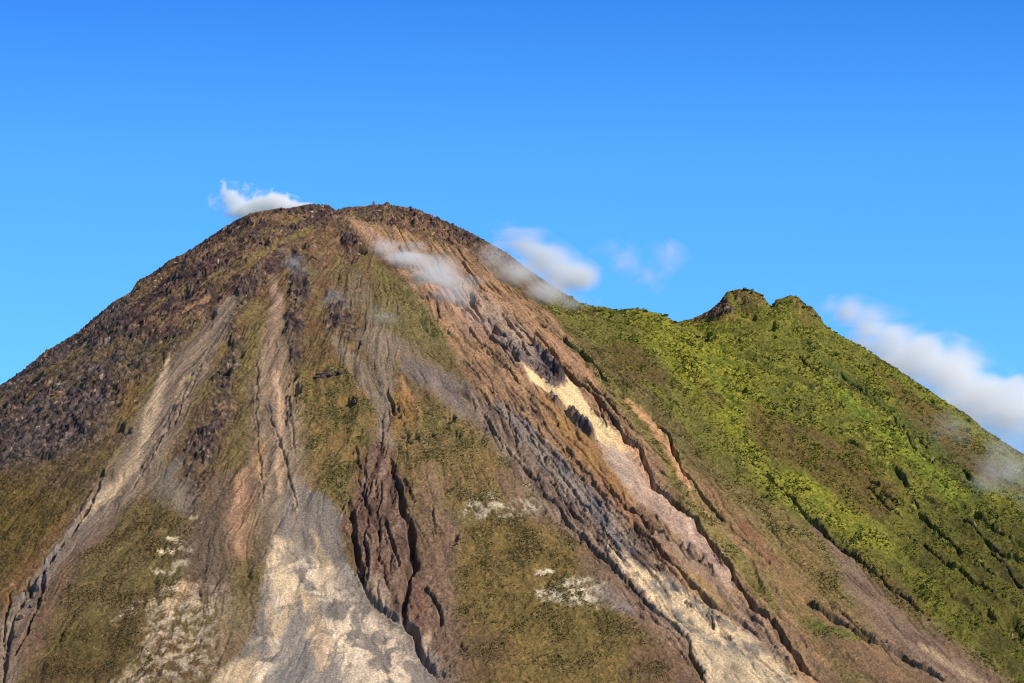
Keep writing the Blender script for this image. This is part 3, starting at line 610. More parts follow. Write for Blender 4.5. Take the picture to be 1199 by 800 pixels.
# crags: knots of dark rock standing out of the rubble
cg = ridged(X/26+0.4*n_fine, Y/34, 4, 401)+0.9*fbm(X/60, Y/95, 3, 411)
crag = (sst(0.62, 0.86, cg)*sst(0.35, 0.8, ROCK)*infine).astype(np.float32)
Z += crag*(3.6+2.2*n_fine+1.2*n_grain)
COLR[:] = mix(COLR, tone(alb(50, 42, 48), alb(84, 68, 68), 0.5+n_fine*1.5), crag*0.85)
tan_ = (sst(0.15, 0.45, fbm(X/30, Y/42, 4, 421))*sst(0.4, 0.8, ROCK)*(1-crag)).astype(np.float32)
COLR[:] = mix(COLR, tone(alb(122, 94, 66), alb(154, 120, 90), NF), tan_*0.55)
# blocks of lava and shrubs
fineX = infine > 0
r1h, r1t = cells(X, Y, 5.0, 3, 0.5, 0.75); r2h, r2t = cells(X+31, Y+17, 2.9, 13, 0.5, 0.85); r3h, r3t = cells(X+7, Y+77, 11.0, 23, 0.45, 0.4)
rk = np.clip(ROCK, 0, 1)*infine
clump = np.clip(0.62+n_mid*1.3, 0.15, 1.1)
Z += rk*clump*(r1h*4.4 + r2h*2.5 + r3h*4.6*sst(0.5, 1.0, ROCK))
b1h, b1t = cells(X+3, Y+5, 4.4, 43, 0.55, 0.85); b2h, b2t = cells(X+9, Y+15, 9.0, 53, 0.6, 0.45)
bk = np.clip(BUSH, 0, 1)*infine
bclump = np.clip(0.55+n_mid*1.6+n_big*0.6, 0.1, 1.2)
Z += bk*np.where(ZONE == 10, 0.7, 1.0)*(b1h*2.3*np.clip(bclump+0.15, 0, 1) + b2h*3.6*sst(0.55, 0.95, bclump)*sst(0.3, 1, BUSH))
# the finished crest is checked against the surveyed skyline and settled
for it in range(3):
    dep = Y*cp+(Z-2)*sp; U = 599.5+F_PX*X/np.maximum(dep, 50); V = 400-F_PX*(-Y*sp+(Z-2)*cp)/np.maximum(dep, 50)
    ok = (Y > 4300) & (Y < 6500) & (U > -60) & (U < 1260)
    bins = (U[ok]+60).astype(int); vm = np.full(1321, 1e9); np.minimum.at(vm, bins, V[ok])
    tgt = np.interp(np.arange(1321)-59.5, SKU, SKV); dv = np.where(vm < 1e8, vm-tgt, 0)
    up = gauss1(dv, 7.0)*1.0                      # metres: one pixel is about one metre here
    fine_ = gauss1(dv, 1.0)-up
    dz = np.interp(U, np.arange(1321)-59.5, up); dz2 = np.interp(U, np.arange(1321)-59.5, fine_)
    yk = np.interp(U, UA, YS); dyk = Y-yk
    Z += (dz*np.exp(-(dyk/np.where(dyk < 0, 190.0, 400.0))**2) + 1.0*dz2*np.exp(-(dyk/28.0)**2))*(Y > 3000)
# each block and each shrub has a tone of its own
rt = np.where(r1h*2 > r2h, r1t, r2t)
m = rk*np.clip((r1h+r2h)*2.5, 0, 1)
COLR *= (1 + (m*(rt-0.48)*0.95))[..., None]
pale = m*(rt > 0.975); COLR[:] = mix(COLR, alb(196,170,146), np.clip(pale*0.5, 0, 1).astype(np.float32))
bt = np.where(b2h*1.5 > b1h, b2t, b1t)
m = bk*np.clip((b1h+b2h)*2.5, 0, 1)
COLR *= (1 + m*(bt-0.5)*0.55)[..., None]
COLR[:] = mix(COLR, alb(84, 90, 40), np.clip(m*(bt < 0.2)*0.4, 0, 1).astype(np.float32))
E_mask = ZONE == 10
gh, gt = cells(X+51, Y+23, 2.3, 63, 0.6, 0.8)
grit = (1-0.6*SMOOTH)*infine
Z += grit*gh*1.1
COLR *= (1 + grit*np.clip(gh*3, 0, 1)*(gt-0.5)*0.7)[..., None]
COLR *= rill_shade[..., None]
COLR *= (1 + 0.30*n_fine*rough + 0.22*n_grain*infine)[..., None]
COLR *= (1 + 0.10*streak*(R1 > 40))[..., None]
g_ = COLR @ np.array([0.35, 0.5, 0.15], np.float32)      # weathered: the pure hues are muted
mute = np.where(E_mask, 0.05, 0.10).astype(np.float32)
COLR[:] = mix(COLR, np.stack([g_*1.08, g_*0.98, g_*0.90], -1), mute)
COLR *= np.where(E_mask, 1.16, 1.26)[..., None]
np.clip(COLR, 0.004, 0.8, out=COLR)

# ------------------------------------------------------------------ helpers for objects
def tag(o, label=None, cat=None, group=None, kind=None):
    if label: o['label'] = label
    if cat: o['category'] = cat
    if group: o['group'] = group
    if kind: o['kind'] = kind
    return o
def nd(nt, typ, **kw):
    n = nt.nodes.new(typ)
    for k, v in kw.items():
        if k in n.inputs: n.inputs[k].default_value = v
        else: setattr(n, k, v)
    return n

def slope_material():
    m = bpy.data.materials.new('slope'); m.use_nodes = True; nt = m.node_tree; b = nt.nodes['Principled BSDF']
    a = nd(nt, 'ShaderNodeAttribute', attribute_name='cover')
    tc = nd(nt, 'ShaderNodeTexCoord')
    n1 = nd(nt, 'ShaderNodeTexNoise', Scale=0.55, Detail=6.0, Roughness=0.75)
    nt.links.new(tc.outputs['Object'], n1.inputs['Vector'])
    mr = nd(nt, 'ShaderNodeMapRange'); mr.inputs['From Min'].default_value = 0.3; mr.inputs['From Max'].default_value = 0.7
    mr.inputs['To Min'].default_value = 0.5; mr.inputs['To Max'].default_value = 1.5
    nt.links.new(n1.outputs['Fac'], mr.inputs['Value'])
    mx = nd(nt, 'ShaderNodeVectorMath', operation='MULTIPLY')
    nt.links.new(a.outputs['Color'], mx.inputs[0]); nt.links.new(mr.outputs[0], mx.inputs[1])
    nt.links.new(mx.outputs[0], b.inputs['Base Color'])
    b.inputs['Roughness'].default_value = 0.95; b.inputs['Specular IOR Level'].default_value = 0.12
    bp = nd(nt, 'ShaderNodeBump', Strength=1.0, Distance=1.6)
    nt.links.new(n1.outputs['Fac'], bp.inputs['Height']); nt.links.new(bp.outputs[0], b.inputs['Normal'])
    return m
M_SLOPE = slope_material()

def make_sheet(name, fmask, parent=None):
    """the quads of the survey grid chosen by fmask, as one mesh"""
    ii, jj = np.nonzero(fmask)
    nx = SH[1]
    v00 = ii*nx+jj; quads = np.stack([v00, v00+1, v00+nx+1, v00+nx], 1)
    used, inv = np.unique(quads.ravel(), return_inverse=True)
    co = np.stack([X.ravel()[used], Y.ravel()[used], Z.ravel()[used]], 1).astype(np.float32)
    me = bpy.data.meshes.new(name)
    me.vertices.add(len(used)); me.vertices.foreach_set('co', co.ravel())
    me.loops.add(quads.size); me.loops.foreach_set('vertex_index', inv.astype(np.int32).ravel())
    me.polygons.add(len(quads)); me.polygons.foreach_set('loop_start', np.arange(0, quads.size, 4, dtype=np.int32))
    me.polygons.foreach_set('use_smooth', np.ones(len(quads), bool))
    me.update(calc_edges=True)
    c = np.ones((len(used), 4), np.float32); c[:, :3] = COLR.reshape(-1, 3)[used]
    at_ = me.attributes.new('cover', 'FLOAT_COLOR', 'POINT'); at_.data.foreach_set('color', c.ravel())
    me.materials.append(M_SLOPE)
    o = bpy.data.objects.new(name, me); COL.objects.link(o)
    if parent: o.parent = parent
    return o

zf = ZONE[:-1, :-1]; zc = 0.25*(Z[:-1, :-1]+Z[1:, :-1]+Z[:-1, 1:]+Z[1:, 1:])
is_ground = zc < 120
east = poly([(690,340),(700,366),(722,425),(780,480),(830,540),(900,590),(980,640),(1050,700),(1130,760),(1199,800),(1400,960),(1500,500),(1000,300)], 2)
E = np.zeros(SH, bool); 
# the green peak: everything east of the dividing line, front and back
dl = line([(690,358),(722,425),(780,480),(830,540),(900,590),(980,640),(1050,700),(1130,760),(1199,803)])
o_ = np.argsort(dl[:, 1]); xd = np.interp(Y, dl[o_, 1], dl[o_, 0])
E = X > xd
isE = E[:-1, :-1] & ~is_ground & (zf != 7)
ground = make_sheet('ground', is_ground); tag(ground, kind='structure')
green_peak = make_sheet('green_mountain', isE); tag(green_peak, kind='structure')
rest = ~is_ground & ~isE
PARTS = [('ash_fan', (1,), 'pale cream and grey fan of ash'), ('block_lava_field', (2,), 'dark purplish block lava'), ('rocky_summit', (3,), 'dark reddish brown rocky summit'),
         ('lava_rib', (4,), 'dark blocky rib between the scree chutes'), ('grassy_dome', (5,), 'golden olive grass dome'), ('scree_chute', (6,), 'mauve grey scree with pale streaks'),
         ('ravine_bed', (8,), 'purplish brown gullied ground'), ('ash_patch', (9,), 'mottled whitish ash'), ('debris_band', (11,), 'orange tan debris'), ('striated_flow', (12,), 'grey brown striated flow'),
         ('mud_apron', (13,), 'cream and grey dried mud'), ('landslide_scar', (14,), 'bright cream to pink landslide')]
allp = np.isin(zf, [z for p in PARTS for z in p[1]]) & rest
volcano = make_sheet('volcano', rest & ~allp); tag(volcano, kind='structure')
for nm, zs, lb in PARTS:
    fm = np.isin(zf, zs) & rest
    if fm.any(): o = make_sheet(nm, fm, volcano); o['label'] = lb

def zat(x, y):
    j = np.clip(np.searchsorted(xs, x)-1, 0, len(xs)-2); i = np.clip(np.searchsorted(ys, y)-1, 0, len(ys)-2)
    fx = (x-xs[j])/(xs[j+1]-xs[j]); fy = (y-ys[i])/(ys[i+1]-ys[i])
    return float((Z[i, j]*(1-fx)+Z[i, j+1]*fx)*(1-fy)+(Z[i+1, j]*(1-fx)+Z[i+1, j+1]*fx)*fy)
#OBJECTS
# ------------------------------------------------------------------ rocks
def rock_material(name, c1, c2):
    m = bpy.data.materials.new(name); m.use_nodes = True; nt = m.node_tree; b = nt.nodes['Principled BSDF']
    tc = nd(nt, 'ShaderNodeTexCoord'); n1 = nd(nt, 'ShaderNodeTexNoise', Scale=1.2, Detail=6.0, Roughness=0.7)
    oi = nd(nt, 'ShaderNodeObjectInfo'); r = nd(nt, 'ShaderNodeValToRGB')
    ad = nd(nt, 'ShaderNodeVectorMath', operation='ADD'); sc = nd(nt, 'ShaderNodeVectorMath', operation='SCALE'); sc.inputs['Scale'].default_value = 1.0
    nt.links.new(tc.outputs['Object'], ad.inputs[0]); nt.links.new(oi.outputs['Location'], ad.inputs[1])
    nt.links.new(ad.outputs[0], n1.inputs['Vector']); nt.links.new(n1.outputs['Fac'], r.inputs['Fac'])
    r.color_ramp.elements[0].position = 0.32; r.color_ramp.elements[0].color = (*c1, 1)
    r.color_ramp.elements[1].position = 0.7; r.color_ramp.elements[1].color = (*c2, 1)
    nt.links.new(r.outputs[0], b.inputs['Base Color']); b.inputs['Roughness'].default_value = 0.92; b.inputs['Specular IOR Level'].default_value = 0.15
    bp = nd(nt, 'ShaderNodeBump', Strength=0.7, Distance=0.4); nt.links.new(n1.outputs['Fac'], bp.inputs['Height']); nt.links.new(bp.outputs[0], b.inputs['Normal'])
    return m
A3 = lambda *c: tuple(float(q) for q in alb(*c))
M_DARK = rock_material('dark_lava', A3(58,50,54), A3(104,90,86)); M_BROWN = rock_material('brown_lava', A3(84,56,48), A3(138,106,88))
M_PALE = rock_material('pale_rock', A3(176,146,116), A3(232,212,184)); M_BLACK = rock_material('black_lava', A3(34,31,40), A3(62,56,62))
def rock_mesh(name, seed, mat, stretch=(1, 1, 0.8), sub=3, cut=8):
    rnd = random.Random(seed); bm = bmesh.new(); bmesh.ops.create_icosphere(bm, subdivisions=sub, radius=1.0)
    planes = []
    for k in range(cut):
        n = Vector((rnd.gauss(0, 1), rnd.gauss(0, 1), rnd.gauss(0, 0.8))).normalized(); planes.append((n, 0.52+0.35*rnd.random()))
    for v in bm.verts:
        for n, dd in planes:
            t = v.co.dot(n)
            if t > dd: v.co -= n*(t-dd)*0.92
        v.co += v.co.normalized()*rnd.uniform(-0.03, 0.03)
        v.co = Vector((v.co.x*stretch[0], v.co.y*stretch[1], v.co.z*stretch[2]))
    me = bpy.data.meshes.new(name); bm.to_mesh(me); bm.free(); me.materials.append(mat); return me
ROCKS = {k: [rock_mesh('boulder', 10*i+j, m, st) for j, st in enumerate([(1, .9, .8), (1.25, .8, .7), (.85, 1, 1.05), (1.1, 1.1, .6)])]
         for i, (k, m) in enumerate((('dark', M_DARK), ('brown', M_BROWN), ('pale', M_PALE), ('black', M_BLACK)))}
rnd = random.Random(5); USED = set()
def put_rock(kind, u, v, size, label, group, name='boulder', cat='boulder', sink=0.3, zs=1.0, which=None):
    if label in USED: return None
    USED.add(label); x, y = at(u, v); z = zat(x, y)
    o = bpy.data.objects.new(name, ROCKS[kind][which if which is not None else rnd.randrange(4)]); COL.objects.link(o)
    o.location = (x, y, z+size*(1-2*sink)*0.5*zs); o.rotation_euler = (rnd.uniform(-.3, .3), rnd.uniform(-.3, .3), rnd.uniform(0, 6.28)); o.scale = (size, size, size*zs)
    tag(o, label, cat, group); return o
def skyv(u): return float(np.interp(u, SKU, SKV))
def spot(u, table):
    for lim, txt in table:
        if u < lim: return txt
    return table[-1][1]
def size_word(s, a, b): return 'small' if s < a else ('large' if s > b else 'middling')
TONE = {'dark': 'dark grey', 'brown': 'reddish brown', 'pale': 'pale tan', 'black': 'black'}
for i in range(52):                      # blocks on the rim of the summit
    u = rnd.uniform(292, 585); k = rnd.choice(['dark', 'dark', 'brown', 'brown']); of = rnd.choice([-1, 0, 1, 2, 4, 8]); sz = rnd.uniform(1.4, 3.2)
    w_ = spot(u, [(325, 'at the left end of the summit'), (362, 'below the steam on the summit rim'), (392, 'beside the pale rock on the summit rim'), (432, 'in the dip of the summit rim'), (462, 'around the two summit pinnacles'), (500, 'just right of the summit pinnacles'), (545, 'on the slope right of the summit'), (600, 'where the summit rim meets the ridge mist')])
    put_rock(k, u, skyv(u)+of+rnd.random()*2, sz, size_word(sz, 2.0, 2.7)+' '+TONE[k]+' block '+('against the sky ' if of < 1.5 else 'just under the skyline ')+w_, 'blocks along the summit rim')
for i in range(40):
    u = rnd.uniform(430, 585); k = rnd.choice(['brown', 'dark', 'brown', 'pale']); of = rnd.uniform(5, 30); sz = rnd.uniform(1.0, 2.2)
    w_ = spot(u, [(460, 'under the summit pinnacles'), (500, 'right of the summit pinnacles'), (545, 'above the orange debris'), (600, 'near the top of the ridge mist')])
    put_rock(k, u, skyv(u)+of, sz, size_word(sz, 1.5, 1.8)+' '+TONE[k]+' block on '+('upper' if of < 17 else 'lower')+' broken ground '+w_, 'blocks right of the summit')
for i in range(26):
    u = rnd.uniform(157, 190); v = 340-(u-157)*0.62+rnd.uniform(-5, 8); v = max(v, skyv(u)+1)
    k = rnd.choice(['pale', 'pale', 'brown']); sz = rnd.uniform(1.2, 2.5)
    put_rock(k, u, v, sz, size_word(sz, 1.6, 2.1)+' '+TONE[k]+' block '+spot(u, [(166, 'at the left end'), (175, 'left of the middle'), (183, 'right of the middle'), (999, 'at the right end')])+' of the pale left skyline outcrop', 'pale blocks of the left shoulder')
for i in range(60):                      # the largest blocks of the lava field
    u = rnd.uniform(5, 200); of = rnd.uniform(3, 110); v = skyv(u)+of; k = rnd.choice(['dark', 'dark', 'black', 'brown']); sz = rnd.uniform(1.3, 3.0)
    w_ = spot(u, [(45, 'at the left edge of the lava field'), (90, 'left in the lava field'), (140, 'in the middle of the lava field'), (999, 'right in the lava field')])
    put_rock(k, u, v, sz, size_word(sz, 1.9, 2.5)+' '+TONE[k]+' block '+('near the skyline ' if of < 30 else ('well down ' if of > 75 else 'midway down '))+w_, 'blocks of the left lava field')
G9 = [(880,546),(899,554),(914,572),(931,587),(944,602),(964,617),(979,634),(994,647),(1009,662),(1026,674),(1041,687),(1061,702),(1089,724)]
gx = [p[0] for p in G9]; gy = [p[1] for p in G9]
for i in range(70):
    u = 880+209*rnd.random()**1.1; k = rnd.choice(['dark', 'dark', 'black']); of = rnd.uniform(-4, 7); sz = rnd.uniform(0.9, 2.1)
    w_ = spot(u, [(910, 'at the top'), (940, 'below the top'), (970, 'in the upper half'), (1005, 'about the middle'), (1040, 'in the lower half'), (1070, 'near the bottom'), (9999, 'at the very bottom')])
    put_rock(k, u, np.interp(u, gx, gy)+of, sz, size_word(sz, 1.3, 1.7)+' '+TONE[k]+' block '+w_+" of the green slope's boulder line, "+('uphill' if of < 1.5 else 'downhill'), 'blocks of the boulder line')
G8 = [(985,722),(1004,736),(1024,748),(1039,756),(1059,764)]
for i in range(16):
    u = rnd.uniform(975, 1040); sz = rnd.uniform(0.9, 1.7)
    w_ = spot(u, [(990, 'beside the head'), (1005, 'beside the upper part'), (1022, 'beside the middle'), (9999, 'beside the lower part')])
    put_rock('dark', u, np.interp(u, [p[0] for p in G8], [p[1] for p in G8])-rnd.uniform(0, 6), sz, size_word(sz, 1.2, 1.45)+' dark block '+w_+' of the dark gully at the lower right', 'blocks by the lower right gully')
for (u, v, sz) in [(33,690,3.2),(30,682,2.4),(52,664,1.8),(71,641,1.6),(24,729,3.4),(36,715,2.5),(10,770,2.6),(48,700,2.4),(18,750,2.0),(60,655,1.5)]:
    put_rock('dark', u, v, sz, size_word(sz, 2.0, 3.0)+' dark boulder '+spot(v, [(650, 'highest'), (660, 'second highest'), (670, 'third from the top'), (684, 'beside the black hole'), (695, 'in the black hole'), (705, 'halfway down'), (720, 'below the middle'), (735, 'on the left bank'), (760, 'near the bottom'), (999, 'lowest')])+' in the gully at the lower left edge', 'boulders in the lower left gully')
put_rock('pale', 55, 664, 1.7, 'small whitish boulder in the gully at the lower left', None)
put_rock('pale', 364, 242, 3.0, 'large pale rock on the crater rim at the right end of the steam', None)
put_rock('pale', 195, 313.5, 2.2, 'flat whitish rock just below the left skyline', None, zs=0.5)
put_rock('brown', 437.5, 238.5, 2.6, 'slim dark pinnacle on the summit, the left one of two', None, name='rock_pinnacle', cat='rock pinnacle', zs=1.9, sink=0.15, which=2)
put_rock('dark', 453, 238, 3.8, 'broad dark pinnacle on the summit, the right and higher of two', None, name='rock_pinnacle', cat='rock pinnacle', zs=1.2, sink=0.15, which=0)
put_rock('brown', 484, 250, 2.6, 'tan block below the summit skyline right of the pinnacles', None, which=1)
def outcrop(u, v, w, h, n, kind, label, seed):
    """several blocks grown together: one mesh"""
    r = random.Random(seed); bm = bmesh.new(); cx, cy = at(u, v); cz = zat(cx, cy)
    for k in range(n):
        a = (2*k/(n-1)-1); px = a*w*0.42; pv = r.uniform(-1, 1)*h*0.22
        x2, y2 = at(u+px, v+pv); z2 = zat(x2, y2); sz = max(r.uniform(0.75, 1.1)*min(w, h)*0.40, 1.15*w*0.84/(n-1))
        me = ROCKS[kind][r.randrange(4)]
        t = Matrix.Translation((x2-cx, y2-cy, z2-cz+sz*0.05)) @ Matrix.Rotation(r.uniform(0, 6.28), 4, 'Z') @ Matrix.Scale(sz, 4)
        b2 = bmesh.new(); b2.from_mesh(me); b2.transform(t); tmp = bpy.data.meshes.new('tmp'); b2.to_mesh(tmp); b2.free(); bm.from_mesh(tmp); bpy.data.meshes.remove(tmp)
    me = bpy.data.meshes.new('rock_outcrop'); bm.to_mesh(me); bm.free(); me.materials.append(ROCKS[kind][0].materials[0])
    o = bpy.data.objects.new('rock_outcrop', me); COL.objects.link(o); o.location = (cx, cy, cz); tag(o, label, 'rock outcrop'); return o
for i, a in enumerate([(345,453,15,13,9,'dark','dark outcrop beside the pinkish scree chute left of centre'), (409,470,18,8,8,'dark','dark ledge on the golden grass dome in the centre'),
        (385,440,34,7,10,'dark','brown black ledge along the top of the central grass dome'), (478,513,14,6,6,'dark','small dark outcrop right of the central gully'),
        (527,490,16,7,7,'dark','dark outcrop among grass right of centre, the upper of two'), (534,508,9,7,4,'dark','dark outcrop among grass right of centre, the lower of two'),
        (137,504,16,5,6,'black','black arched ledge beside the left scree chute'), (45,541,13,8,6,'black','black outcrop low on the left lava field'), (40,446,16,9,8,'black','black outcrop just below the far left skyline'),  # arched one: black rock added to stand for an overhang's shadow
        (262,440,14,10,8,'dark','dark knot of blocks on the rib between the two scree chutes'), (300,257,24,10,14,'black','black crag at the left end of the summit'),
        (310,281,12,8,6,'black','black crag below the summit, beside its twin on the right'), (325,284,11,8,6,'black','black crag below the summit, beside its twin on the left'),
        (370,302,16,6,7,'brown','rusty red brown ledge under the summit'), (822,392,16,7,7,'dark','dark outcrop on the green slope below the saddle'),
        (843,409,9,7,5,'black','round dark outcrop below the knob of the green peak'), (905,379,8,6,5,'black','black outcrop below the notch of the green peak'),
        (882,369,7,4,4,'dark','small dark outcrop on the knob of the green peak'), (847,360,14,6,7,'brown','purplish brown crag on the left face of the green peak knob'),
        (909,354,6,6,4,'dark','upright rock at the right side of the skyline notch')]):
    outcrop(*a, seed=300+i)

# ------------------------------------------------------------------ shrubs
def leaf_material(name, c1, c2):
    m = bpy.data.materials.new(name); m.use_nodes = True; nt = m.node_tree; b = nt.nodes['Principled BSDF']
    g = nd(nt, 'ShaderNodeNewGeometry'); r = nd(nt, 'ShaderNodeValToRGB')
    nt.links.new(g.outputs['Random Per Island'], r.inputs['Fac'])
    r.color_ramp.elements[0].color = (*c1, 1); r.color_ramp.elements[1].color = (*c2, 1)
    nt.links.new(r.outputs[0], b.inputs['Base Color']); b.inputs['Roughness'].default_value = 0.8; b.inputs['Specular IOR Level'].default_value = 0.2
    return m
M_LEAF = leaf_material('leaves', A3(96,98,44), A3(132,130,52)); M_LEAFD = leaf_material('dark_leaves', A3(76,84,38), A3(110,114,46)); M_HEATH = leaf_material('heath', A3(92,80,48), A3(150,128,78))
def leaf_cloud(centers, radii, n, seed, mat, name):
    r = np.random.RandomState(seed); N = len(centers)
    c = np.repeat(centers, n, 0); rad = np.repeat(radii, n)[:, None]
    d = r.normal(size=(N*n, 3)); d /= np.linalg.norm(d, axis=1)[:, None]; d[:, 2] = np.abs(d[:, 2])*0.9-0.1
    p = c + d*rad*(0.45+0.55*r.rand(N*n, 1))
    a = r.normal(size=(N*n, 3)); a /= np.linalg.norm(a, axis=1)[:, None]; b = np.cross(a, r.normal(size=(N*n, 3))); b /= np.linalg.norm(b, axis=1)[:, None]
    s = rad*0.55*(0.6+0.6*r.rand(N*n, 1))
    v = np.stack([p-a*s, p+b*s*0.7, p+a*s, p-b*s*0.7], 1).reshape(-1, 3).astype(np.float32)
    me = bpy.data.meshes.new(name); me.vertices.add(len(v)); me.vertices.foreach_set('co', v.ravel())
    me.loops.add(len(v)); me.loops.foreach_set('vertex_index', np.arange(len(v), dtype=np.int32)); me.polygons.add(len(v)//4)
    me.polygons.foreach_set('loop_start', np.arange(0, len(v), 4, dtype=np.int32)); me.update(calc_edges=True); me.materials.append(mat)
    return me
def scatter(n, mask, seed, lo, hi):
    r = np.random.RandomState(seed); out = []; rr = []
    w = mask.ravel(); idx = r.choice(w.size, size=n, p=w/w.sum())
    i, j = np.unravel_index(idx, SH); rad = lo+(hi-lo)*r.rand(n)**2
    x = xs[j]; y = ys[i]; return np.stack([x+r.uniform(-.4, .4, n), y+r.uniform(-.4, .4, n), Z[i, j]+rad*0.15], 1), rad
vis = infine*(Y > 3850)*(Y < 5100)*(np.abs(X) < 640)
gm = (E & (BUSH > 0.6))*vis*np.clip(0.35+n_mid*2.0+n_fine, 0.02, 1)**1.5
c, r_ = scatter(24000, gm, 1, 0.6, 1.6); me = leaf_cloud(c, r_, 14, 2, M_LEAF, 'green_shrubs')
o = bpy.data.objects.new('green_shrubs', me); COL.objects.link(o); tag(o, 'low green shrubs covering the eastern slope and peak', 'shrubs', kind='stuff')
gm2 = (E & (BUSH > 0.5))*vis*np.clip(n_mid*2.5-0.3+n_fine*0.8, 0, 1)
c, r_ = scatter(2500, gm2, 3, 1.0, 2.4); me = leaf_cloud(c, r_, 14, 4, M_LEAFD, 'dark_shrubs')
o = bpy.data.objects.new('dark_shrubs', me); COL.objects.link(o); tag(o, 'darker bushes in the hollows of the green slope', 'shrubs', kind='stuff')
gm3 = ((~E) & (BUSH > 0.3))*vis*np.clip(0.2+n_mid*2.0+n_fine, 0, 1)**1.3
c, r_ = scatter(22000, gm3, 5, 0.6, 1.4); me = leaf_cloud(c, r_, 10, 6, M_HEATH, 'heath')
o = bpy.data.objects.new('heath', me); COL.objects.link(o); tag(o, 'olive brown heath tufts on the grassy parts of the cone', 'heath', kind='stuff')
# single shrubs that stand out on the skyline of the saddle and the green ridge
sh = [leaf_cloud(np.zeros((1, 3)), np.ones(1), 60, 50+k, M_LEAFD if k % 2 else M_LEAF, 'shrub') for k in range(4)]
for i in range(80):
    reg = i % 3; u = [rnd.uniform(650, 792), rnd.uniform(845, 960), rnd.uniform(970, 1190)][reg]
    s_ = rnd.uniform(1.5, 3.0)
    w_ = [spot(u, [(680, 'at the foot of the ridge mist'), (710, 'on the left part of the saddle skyline'), (740, 'on the level part of the saddle skyline'), (770, 'on the rounded hump of the saddle'), (999, 'at the lowest point of the saddle')]),
          spot(u, [(862, 'on the left shoulder of the green knob'), (882, 'on the top of the green knob'), (904, 'between the knob and the skyline notch'), (925, 'just right of the skyline notch'), (942, 'on the second small top of the green peak'), (999, 'on the steep right side of the green peak')]),
          spot(u, [(1010, 'on the skyline just below the green peak'), (1050, 'on the upper right skyline beside the cloud'), (1100, 'on the middle of the right skyline before the cloud'), (1150, 'on the lower right skyline before the cloud'), (9999, 'on the skyline at the right edge by the mist')])][reg]
    lb = ('small ' if s_ < 2.0 else ('large ' if s_ > 2.5 else 'middling '))+'green shrub '+w_
    if lb in USED: continue
    USED.add(lb); x, y = at(u, skyv(u)+rnd.uniform(0.3, 3)); o = bpy.data.objects.new('shrub', sh[rnd.randrange(4)]); COL.objects.link(o)
    o.location = (x, y, zat(x, y)+0.2*s_); o.scale = (s_*1.2, s_, s_*rnd.uniform(.7, 1.1)); o.rotation_euler = (0, 0, rnd.uniform(0, 6))
    tag(o, lb, 'shrub',
        ['shrubs on the saddle skyline', 'shrubs on the green peak', 'shrubs on the right skyline'][reg])

